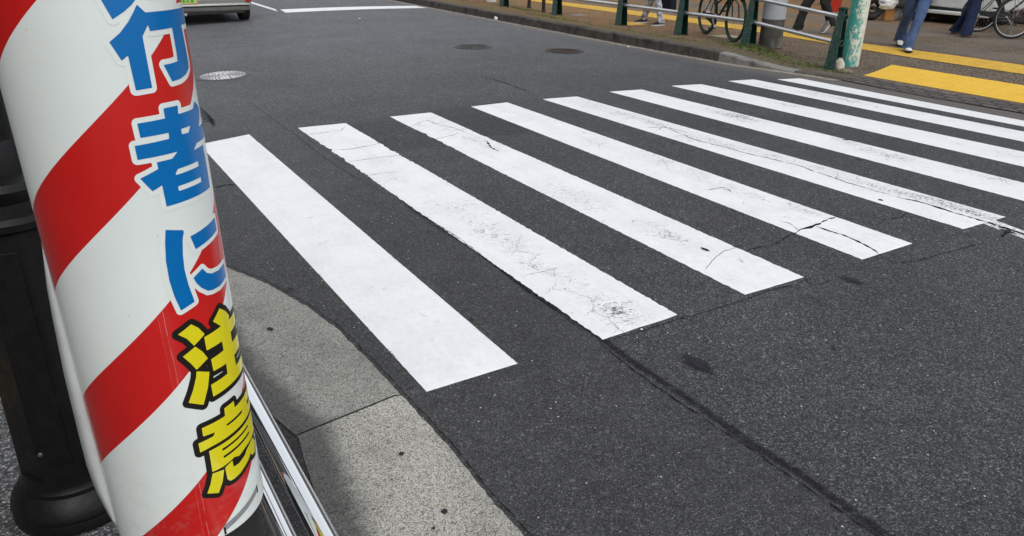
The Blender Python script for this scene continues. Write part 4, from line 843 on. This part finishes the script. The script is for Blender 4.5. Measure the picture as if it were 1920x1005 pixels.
# camouflage trousers
nn = NT('grey_patterned_cotton'); nn.set('Base Color', nn.ramp(nn.noise(nn.co, 22, 3, .6), [(.4, (.2, .2, .22)), (.5, (.42, .42, .44)), (.62, (.6, .6, .61))], 'CONSTANT')); nn.set('Roughness', .9); CAMO = nn.m
jeans = NT('blue_denim'); jx, jy, jz = jeans.sep(jeans.co); jn = jeans.noise(jeans.co, 6, 5, .6); jeans.set('Base Color', jeans.mix(jeans.mr(jeans.noise(jeans.co, 400, 2), .3, .7, 0, .25), jeans.ramp(jn, [(.3, (.014, .032, .09)), (.7, (.045, .085, .19))]), (.15, .22, .38))); jeans.set('Roughness', .9); jeans.bump(jeans.noise(jeans.map(jeans.co, (1, 1, 2)), 13, 4, .6), .6, .012)
def mid(a, b): return ((a[0]+b[0])/2, (a[1]+b[1])/2)
# A: stands at the kerb facing the road
def world_person(pl, pr, dirv, *a, off=(0, 0), **k):
    yaw = yawto(*dirv); o = ((pl[0]+pr[0])/2, (pl[1]+pr[1])/2, pavz((pl[0]+pr[0])/2, (pl[1]+pr[1])/2)); l, r__ = feet_local(o, yaw, pl, pr); h = feet_local((0, 0), yaw, off)[0]
    return person(o, yaw, l, r__, *a, hipoff=h, **k)
rd = Vector((RT[0], RT[1], 0)).normalized()
world_person(P(1206, 43), P(1238, 48), (-1, .1), 'person in light grey patterned trousers and black sneakers standing by the fence', CAMO, cloth('sneaker_black', (.02, .02, .022)), WH, cloth('coat_dark', (.03, .03, .035)), legw=.82, hem=.055, off=tuple(rd*.08)[:2])
world_person(P(1556, 64), P(1494, 60), (-.95, .28), 'person striding left in black trousers behind the utility pole', cloth('trouser_black', (.022, .023, .026)), cloth('sneaker_grey', (.16, .16, .165)), WH, cloth('shirt_grey', (.2, .2, .21)), kn=(.06, .03), legw=1.1, hem=.085, lift=(.09, 0), shoe_ang=(.85, 0), arm_fwd=.15, off=tuple(rd*.05)[:2])
cF, cB = P(1700, 96), P(1684, 85)
world_person(cF, cB, (-.72, -.69), 'person in wide blue jeans and white shoes walking towards the crossing', jeans.m, WH, BLK, cloth('shirt_white', (.5, .5, .48)), kn=(.03, .03), legw=.98, hem=.088, lift=(0, .02), shoe_ang=(-.1, .15), arm_fwd=.12, off=tuple(rd*.11)[:2])
world_person(P(1810, 70), P(1791, 64), (.86, -.5), 'person in dark navy trousers and brown shoes walking right by the white van', cloth('navy_denim', (.010, .016, .045)), simple('brown_leather', (.07, .045, .028), .5, 0, .3, 30, .2), simple('tan_rubber', (.12, .08, .05), .7), cloth('jacket_navy', (.03, .035, .06)), kn=(.02, .03), legw=1.2, hem=.09, arm_fwd=.1, off=tuple(rd*.12)[:2])
# white carrier bag in the walking person's hand, navy bag beside the first person
def bagmesh(name, c, w_, d_, h, mat, seed, crumple=.03, parent=None):
    rings = []
    for i in range(14):
        t_ = i/13; k = math.sin(math.pi*min(1, .12+t_*.86))**.45*(1 if t_ < .7 else 1-(t_-.7)*1.9); zz = -h*(1-t_)
        rings.append([Vector((c[0]+math.cos(a)*w_*k*(1+crumple*8*nz(a*2+seed, t_*7)), c[1]+math.sin(a)*d_*k*(1+crumple*8*nz(a*3+seed+4, t_*7)), c[2]+zz)) for a in (2*math.pi*q/28 for q in range(28))])
    m = MB(); m.loft(rings); return m.build(name, mat, parent, ang=70)
plas = simple('white_plastic_film', (.66, .67, .68), .35, 0, .12, 14, .5, .01)
wb_c = CAM+ray(1672, -6)*((15.0)); o = bagmesh('carrier_bag', tuple(CAM+ray(1670, -17)*13.6), .16, .11, .26, plas, 2, .05); tag(o, 'crumpled white plastic carrier bag held beside the blue jeans', 'bag')
c = P(1256, 42); t = thing('shoulder_bag', 'dark navy bag hanging just right of the grey patterned trousers', 'bag', (c[0]-.12, c[1]-.05, c[2])); navy = cloth('navy_canvas', (.012, .013, .025))
m = MB(); m.box((0, 0, .42), (.16, .3, .42), taper=(.8, .95)); m.build('body', navy, t, bevel=.02); m = MB(); m.tube([(0, -.1, .62), (0, -.09, .95), (0, .09, .95), (0, .1, .62)], .012, 8); m.build('strap', navy, t); m = MB(); m.box((-.02, 0, .20), (.12, .26, .02)); m.build('trim', WH, t)
# ---------------------------------------------------------------- bicycles
steel = simple('bike_steel', (.5, .5, .5), .3, .9, .1, 40, .05)
def bicycle(loc_, rz, label, frame, tyre, fender, R=.335, lean=0., steer=0., basket=True, tr=.017, rimm=None):
    t = thing('bicycle', label, 'bicycle', loc_, rz); t.rotation_euler = (lean, 0, rz)
    # local X ahead; wheels in the XZ plane
    WB = 1.08; bx = 0.42
    def wheel(x, st):
        ax = Vector((math.sin(-st), math.cos(st), 0)); c = Vector((x, 0, R))
        m = MB(); m.ring(c, R-tr, tr, ax, 56, 10); w_ = m.build('wheel', tyre, t)
        m = MB(); m.ring(c, R-tr*2-.006, .007, ax, 56, 6); m.build('rim', rimm or steel, w_)
        m = MB(); u = ax.cross(Vector((0, 0, 1))).normalized()
        for k in range(28):
            a = 2*math.pi*k/28; b = a+(.5 if k % 2 else -.5); e = c+(u*math.cos(a)+Vector((0, 0, 1))*math.sin(a))*(R-.045); h = c+(u*math.cos(b)+Vector((0, 0, 1))*math.sin(b))*.02+ax*(.025 if k % 4 < 2 else -.025); m.tube([h, e], .0011, 4, cap=False)
        m.build('spokes', steel, w_); m = MB(); m.tube([c-ax*.05, c+ax*.05], .017, 12); m.build('hub', steel, w_)
        m = MB(); m.ring(c, R+.014, .02, ax, 30, 6, a0=-1.2 if x > .5 else -.9, a1=.9 if x > .5 else 1.6, flat=.35); m.build('mudguard', fender, t); return c
    cr = wheel(0, 0); cf = wheel(WB, steer); bb = Vector((bx, 0, .28)); seat = Vector((.24, 0, .82)); head = Vector((.86, 0, .72)); headt = Vector((.83, 0, .92)); m = MB()
    for a, b, r in ((bb, seat, .015), (bb+Vector((0, 0, .02)), head, .019), (bb.lerp(seat, .45), head+Vector((0, 0, .06)), .014), (head-Vector((0, 0, .03)), headt, .018)): m.tube([a, b], r, 10)
    for s in (-1, 1): m.tube([cr+Vector((0, s*.055, 0)), bb+Vector((0, s*.03, 0))], .009, 8); m.tube([cr+Vector((0, s*.055, 0)), bb.lerp(seat, .8)+Vector((0, s*.02, 0))], .008, 8)
    m.build('frame', frame, t); m = MB()
    for s in (-1, 1): m.tube([head-Vector((0, 0, .05))+Vector((0, s*.03, 0)), cf+Vector((-.06, s*.055, .2)), cf+Vector((0, s*.055, 0))], .0105, 8)
    m.build('fork', frame, t); m = MB(); m.tube([headt, headt+Vector((-.02, 0, .08))], .012, 8)
    m.tube([headt+Vector((-.24, -.27, .1)), headt+Vector((-.1, -.25, .12)), headt+Vector((-.01, -.08, .08)), headt+Vector((-.01, .08, .08)), headt+Vector((-.1, .25, .12)), headt+Vector((-.24, .27, .1))], .011, 8); m.build('handlebar', steel, t)
    m = MB(); [(lambda g_: (g_.tube([headt+Vector((-.26, q*.272, .098)), headt+Vector((-.14, q*.257, .115))], .016, 8), g_.build('grip', BLK, t)))(MB()) for q in (-1, 1)]
    m = MB(); m.loft([[Vector((.24+x, w_*math.cos(a), .88+.028*math.sin(a)+zz)) for a in (2*math.pi*q/12 for q in range(12))] for x, w_, zz in ((-.12, .04, .02), (-.1, .085, .015), (-.03, .09, 0), (.05, .04, 0), (.14, .022, .004), (.16, .01, 0))]); m.tube([seat, seat+Vector((-.01, 0, .05))], .012, 8); m.build('saddle', BLK, t)
    m = MB(); ax = Vector((0, 1, 0)); m.ring(bb+Vector((0, -.05, 0)), .085, .008, ax, 32, 6); m.tube([bb+Vector((0, -.08, 0)), bb+Vector((0, .08, 0))], .018, 12)
    m.tube([bb+Vector((0, -.08, 0)), bb+Vector((.11, -.085, -.12))], .01, 8); m.tube([bb+Vector((0, .08, 0)), bb+Vector((-.11, .085, .12))], .01, 8); m.build('crank', steel, t)
    for q in (-1, 1): m = MB(); m.box(bb+Vector((-.11*q, .135*q, .125*q)), (.09, .09, .025)); m.build('pedal', BLK, t, bevel=.004)
    m = MB(); m.loft([[Vector((x, -.06+yy_, zc+zz)) for yy_, zz in ((-.015, -hh), (.015, -hh), (.015, hh), (-.015, hh))] for x, zc, hh in ((-.04, .335, .04), (.1, .32, .045), (bx, .28, .09), (bx+.09, .28, .05))]); m.build('chain_guard', BLK, t, bevel=.004)
    m = MB(); m.tube([(.02, .05, R), (.0, .13, .02), (.05, .14, .01)], .008, 8); m.tube([(.02, -.05, R), (.0, -.05, .3)], .008, 8); m.tube([(.02, .05, R-.02), (-.03, .16, .02)], .006, 8); m.build('kickstand', steel, t)
    m = MB()
    for s in (-1, 1): m.tube([(-.26, s*.06, .74), (.16, s*.05, .74)], .006, 6); m.tube([(0, s*.055, R), (-.06, s*.06, .74)], .005, 6)
    for k in range(4): m.tube([(-.24+.1*k, -.06, .742), (-.24+.1*k, .06, .742)], .005, 6)
    m.build('rear_rack', steel, t)
    if basket:
        m = MB(); o_ = headt+Vector((.18, 0, .0))
        for k in range(5):
            z = -.16+.06*k; q = .8+.05*k; m.tube([o_+Vector((x*q, y*q, z)) for x, y in ((-.12, -.17), (.14, -.17), (.14, .17), (-.12, .17))], .003, 5, closed=True)
        for k in range(22):
            a = 2*math.pi*k/22; x = max(-.12, min(.14, .2*math.cos(a))); y = max(-.17, min(.17, .24*math.sin(a))); m.tube([o_+Vector((x*.8, y*.8, -.16)), o_+Vector((x, y, .08))], .002, 4)
        m.build('basket', steel, t)
    return t
gt = simple('green_tyre', (.012, .05, .028), .8, 0, .2, 30, .2)
w1 = Vector(P(1374, 79)); w2 = Vector((8.98, 7.72, .1)); dd = (w1-w2).normalized(); bo = w1-dd*1.08
bicycle((bo.x, bo.y, pavz(bo.x, bo.y)), math.atan2(dd.y, dd.x), 'black framed bicycle with green tyres parked behind the fence', BLK, gt, BLK, R=.355, basket=True, tr=.024, rimm=BLK)
w1 = Vector(P(1893, 73)); bk2 = bicycle((w1.x, w1.y, pavz(w1.x, w1.y)), R_(-38), 'bicycle with dark red frame and silver mudguard parked at the right edge', simple('maroon_paint', (.12, .012, .02), .4), BLK, steel, R=.345, tr=.02)
w1 = Vector(P(1830, 60)); bicycle((w1.x, w1.y, pavz(w1.x, w1.y)), R_(-37), 'black bicycle standing behind the person in navy trousers', BLK, BLK, BLK, R=.335)
# ---------------------------------------------------------------- vehicles
def rrect(hw, y0, y1, r, z, n=6):
    pts = []
    for cx, cy_, a0_ in ((hw-r, y1-r, 0), (-hw+r, y1-r, 90), (-hw+r, y0+r, 180), (hw-r, y0+r, 270)):
        for k in range(n): a = R_(a0_+90*k/(n-1)); pts.append((cx+r*math.cos(a), cy_+r*math.sin(a), z))
    return pts
def wheelset(t, xs, ys, r, rim, w_=.17):
    for x in xs:
        for y in ys:
            s = 1 if x > 0 else -1; m = MB(); rm = Matrix(((0, 0, 1), (1, 0, 0), (0, 1, 0))); m.lathe([(r*.62, -w_/2), (r*.93, -w_/2), (r, -w_/2+.025), (r, w_/2-.025), (r*.93, w_/2), (r*.62, w_/2), (r*.62, -w_/2)], c=(x, y, r), n=40, mat=rm, cap=False); w = m.build('wheel', BLK, t)
            m = MB(); m.lathe([(r*.62, w_*.3), (r*.5, w_*.38), (r*.2, w_*.3), (.001, w_*.34)] if s > 0 else [(r*.62, -w_*.3), (r*.5, -w_*.38), (r*.2, -w_*.3), (.001, -w_*.34)], c=(x, y, r), n=40, mat=rm, cap=False); m.build('rim', rim, w)
def paint(name, c, metal=.6, rough=.28):
    n = NT(name); n.set('Base Color', n.mix(n.mr(n.noise(n.co, 5, 5, .7), .4, .8), c, tuple(v*.8 for v in c))); n.set('Metallic', metal); n.set('Roughness', rough); n.set('Coat Weight', .6); n.set('Coat Roughness', .08); return n.m
glass = simple('dark_glass', (.02, .022, .025), .05, 0, .1, 3, 0, .001, .8)
cy0 = G(400, 34)
car = thing('car', 'silver grey car seen from behind at the top left stop line', 'car', (2.03, 13.75, roadz(2.0)))
sil = paint('silver_green_paint', (.44, .445, .40))
m = MB(); m.loft([rrect(.70, .16, 3.2, .14, .205), rrect(.765, .05, 3.33, .2, .235), rrect(.785, .03, 3.35, .2, .275), rrect(.79, .022, 3.37, .2, .33), rrect(.795, .012, 3.38, .2, .38), rrect(.80, .0, 3.39, .2, .43), rrect(.80, .0, 3.39, .2, .455), rrect(.785, .04, 3.37, .2, .475), rrect(.782, .07, 3.36, .2, .6), rrect(.785, .07, 3.3, .2, .8), rrect(.775, .08, 3.0, .2, .95), rrect(.70, .16, 2.5, .2, 1.35), rrect(.64, .24, 2.1, .2, 1.5), rrect(.5, .4, 1.9, .2, 1.53)])
m.build('body', sil, car, ang=28)
m = MB(); m.loft([rrect(.765, .082, 2.95, .2, 1.0), rrect(.715, .15, 2.55, .2, 1.33)], cap=False); m.build('windows', glass, car)
m = MB(); m.box((0, .045, .215), (1.2, .1, .05)); m.build('underside', BLK, car)
m = MB(); m.box((0, 1.7, .24), (1.36, 2.9, .1)); m.build('chassis', BLK, car)
wheelset(car, (-.70, .70), (.56, 2.8), .285, steel)
for s in (-1, 1):
    m = MB(); m.box((s*.70, .08, .68), (.13, .06, .3)); m.build('tail_light', simple('red_lens', (.35, .01, .01), .15), car, bevel=.01)
m = MB(); m.box((0, .01, .352), (1.44, .06, .026)); m.build('bumper_lip', simple('lip_highlight', (.6, .6, .57), .25, .5, .05), car, bevel=.004)  # pale lip colour paints in the highlight along the bumper
m = MB(); m.box((0, .012, .325), (1.40, .02, .016)); m.build('bumper_groove', BLK, car)
m = MB(); m.tube([(-.5, .3, .2), (-.5, -.02, .2)], .028, 12); m.build('exhaust', steel, car)
for s in (-1, 1):
    m = MB(); m.box((s*.70, .0, .42), (.11, .02, .06)); m.build('reflector', simple('red_reflector', (.3, .01, .01), .2), car, bevel=.004)
pl = MB(); pl.box((-.43, -.006, .475), (.33, .012, .165)); plate = pl.build('number_plate', simple('plate_yellow', (.6, .5, .12), .4), car); pl = MB()
for x_, w__, h_ in ((-.50, .05, .08), (-.43, .04, .08), (-.35, .06, .08)): pl.box((x_, -.0135, .455), (w__, .004, h_))
pl.build('plate_marks', simple('plate_green', (.02, .35, .05), .4), plate)
# white van at the back
van = thing('van', 'white van parked at the back behind the walking people', 'van', (14.5, 6.65, .10))
vw = paint('white_van_paint', (.70, .71, .68), 0, .35)
m = MB(); m.box((.9, 0, .82), (1.8, 1.9, 1.1)); m.build('body', vw, van, bevel=.05)
m = MB(); m.box((-.02, 0, .215), (.12, 1.86, .07)); m.build('bumper', vw, van, bevel=.015)
m = MB(); m.loft([[(-.015, y, z0), (.03, y, z0), (.03, y, z1), (-.015, y, z1)] for y, z0, z1 in ((-.93, .262, .272), (-.3, .258, .30), (.2, .256, .315), (.93, .256, .325))]); m.build('trim', BLK, van)
m = MB(); m.box((.9, 0, .17), (1.6, 1.7, .15)); m.build('underside', BLK, van)
m = MB(); m.box((.0, 0, 1.2), (.02, 1.5, .5)); m.build('window', glass, van, bevel=.01)
wheelset(van, (.25, 1.5), (-.78, .78), .24, steel, .15)
m = MB()
for k in range(4): m.box((-.003, -.12, .545-.022*k), (.006, .2-.03*(k % 2), .007))
m.build('lettering', simple('grey_print', (.35, .35, .36), .5), van)
# black bag with straps hanging on the van
o = bagmesh('backpack', (14.38, 7.0, .78), .11, .16, .38, BLK, 5, .02); tag(o, 'black bag with loose straps in front of the white van', 'bag')
m = MB()
for a in (0, .09, -.07): m.tube([(-.02, a, -.3), (-.05, a+.06, -.42), (-.03, a+.09, -.36)], .008, 6); m.tube([(-.02, a, -.3), (-.04, a-.02, -.5)], .008, 6)
s_ = m.build('straps', BLK, o); s_.location = (14.38, 7.0, .78)
# scooter wheel and body, boxes, sack
c = P(1632, 38); sc = thing('scooter', 'black scooter behind the turquoise pole, its fat front wheel showing', 'scooter', c, R_(-25))
ra = Vector((.3, .95, 0)).normalized()
m = MB(); m.ring((0, 0, .24), .17, .07, (0, 1, 0), 40, 12); w = m.build('wheel', BLK, sc); m = MB(); m.ring((0, 0, .24), .1, .02, (0, 1, 0), 30, 8); m.tube([(0, -.07, .24), (0, .07, .24)], .04, 12); m.build('rim', BLK, w)
m = MB(); m.ring((1.15, 0, .24), .17, .07, (0, 1, 0), 40, 12); m.build('wheel', BLK, sc)
m = MB(); m.loft([[(x, y*wy, z+zz*hz) for y, zz in ((-1, -1), (1, -1), (1, 1), (-1, 1))] for x, wy, z, hz in ((.08, .1, .55, .05), (.2, .2, .62, .3), (.3, .2, .5, .22), (.45, .18, .3, .05), (.7, .2, .32, .1), (.8, .18, .6, .2), (1.3, .14, .68, .1))]); m.build('body', BLK, sc, bevel=.03)
m = MB(); m.tube([(.2, -.28, 1.02), (.22, 0, .98), (.2, .28, 1.02)], .014, 8); m.tube([(.0, 0, .3), (.22, 0, .98)], .02, 8); m.build('handlebar', steel, sc)
red = simple('red_plastic', (.42, .03, .015), .4, 0, .15, 12, .2)
for (px, py), sz, lb in (((1558, 21), (.3, .26, .42), 'red plastic tub behind the turquoise pole, the nearer of two'), ((1552, 10), (.26, .26, .36), 'red plastic tub half hidden behind the nearer red tub')):
    c = P(px, py); t = thing('plastic_tub', lb, 'tub', c, R_(-30), 'red tubs behind the pole'); m = MB(); m.box((0, 0, sz[2]/2), sz, taper=(1.12, 1.12)); m.build('body', red, t, bevel=.006); m = MB(); m.box((0, 0, sz[2]), (sz[0]*1.2, sz[1]*1.2, .03)); m.build('rim', red, t, bevel=.008)
c = P(1662, 38); t = thing('crate', 'orange brown crate standing between scooter and white sack', 'crate', c, R_(-30)); m = MB(); m.box((0, 0, .2), (.2, .2, .4)); m.build('body', simple('orange_wood', (.3, .13, .03), .6, 0, .25, 14, .2), t, bevel=.01); m = MB(); m.box((0, 0, .41), (.22, .22, .02)); m.build('lid', simple('orange_wood_dark', (.2, .09, .03), .6), t)
c = P(1676, 36); o = bagmesh('sack', (c[0], c[1], c[2]+.34), .10, .1, .34, plas, 9, .04); tag(o, 'pale grey plastic sack on the ground left of the white van', 'sack')
# dark shopfront at the right
sh = thing('shop_building', 'dark shopfront wall behind the parked bicycles on the right', 'building', (16.6, .5, 0)); dk = simple('dark_wall', (.03, .026, .022), .7, 0, .4, 3, .3)
m = MB(); m.box((2, 0, 2), (4, 10.4, 4)); m.build('wall', dk, sh)
for k in range(4):
    m = MB(); m.box((-.02, -3.9+2.5*k, 1.35), (.06, 2.2, 2.3)); f = m.build('window', simple('shop_frame', (.08, .075, .07), .4, .6), sh, bevel=.01); m = MB(); m.box((-.055, -3.9+2.5*k, 1.4), (.02, 2.0, 2.0)); m.build('pane', glass, f)
m = MB(); m.box((-.1, 0, 3.0), (.5, 10.2, .12)); m.build('awning', simple('awning_cloth', (.2, .06, .04), .8), sh)
def building(name, label, x, sx, y0, y1, h, wall):
    b = thing(name, label, 'building', (x, (y0+y1)/2, 0)); L = y1-y0; m = MB(); m.box((-sx*4, 0, h/2), (8, L, h)); m.build('wall', wall, b)
    fr = simple(name+'_frame', (.12, .12, .12), .4, .5); k = 0
    for z in np.arange(1.6, h-1, 3.0):
        for y in np.arange(-L/2+2, L/2-1, 4.):
            m = MB(); m.box((sx*.02, y, z), (.1, 2.2, 1.7)); f = m.build('window', fr, b, bevel=.01); m = MB(); m.box((sx*.075, y, z), (.02, 2.0, 1.5)); m.build('pane', glass, f)
    m = MB(); m.box((-sx*3.9, 0, h+.15), (8.3, L+.3, .3)); m.build('roof', fr, b)
building('unseen_near_building', 'unseen dark grey building added on the near side to darken rail reflections', -8.5, 1, -12, 34, 10, simple('dark_tile', (.07, .07, .07), .6, 0, .2, 2, .2))  # out of view, added so the chrome rails reflect something dark
building('unseen_far_building', 'unseen grey building added across the street to block sky light', 20.5, -1, 7, 43, 11, simple('grey_render', (.2, .19, .18), .8, 0, .15, 2, .2))  # out of view, added to block part of the sky light
# ---------------------------------------------------------------- litter
def crumple(name, c, r, mat, lab, seed, sq=(1, .7, .6)):
    o = rock(name, c, r, mat, sq, seed); return tag(o, lab, 'litter')
c = G(985, 38); crumple('paper_scrap', (7.40, c[1], roadz(7.4)+.035), .045, plas, 'white scrap of paper leaning on the far kerb', 4, (.6, 1.3, 1))
c = P(921, 3); t = thing('bucket', 'small white bucket with pale blue mark at the far kerb', 'bucket', c); m = MB(); m.lathe([(.13, 0), (.15, .3), (.155, .3), (.155, .31), (.14, .31), (.125, .02)], n=24); m.build('body', simple('white_plastic', (.62, .64, .64), .4), t); m = MB(); m.ring((0, 0, .31), .15, .006, (0, 1, 0), 20, 6, a0=-1.5, a1=1.5); m.build('handle', steel, t)
random.seed(12); k = 0
labs = ['white chip lying in the gutter left of the paper scrap', 'tiny white speck of litter on the road near the brown manhole', 'pale pebble beside the end of the second crossing stripe', 'dry leaf in the gutter under the third fence post', 'white speck on the road by the silver car lane']
for (px, py), r, lab in zip([(843, 14), (1178, 89), (1203, 619), (1058, 54), (674, 36)], [.035, .02, .006, .03, .02], labs):
    c = G(px, py); crumple('scrap', (c[0], c[1], roadz(c[0])+r*.5+.002), r, plas if k != 3 else M['gutter'], lab, k, (1, 1.2, .5)); k += 1
for a, b, lab in [(927, 820, 'white dot'), (1, 1, '')][:0]: pass
print('faces', sum(len(o.data.polygons) for o in bpy.data.objects if o.type == 'MESH'))
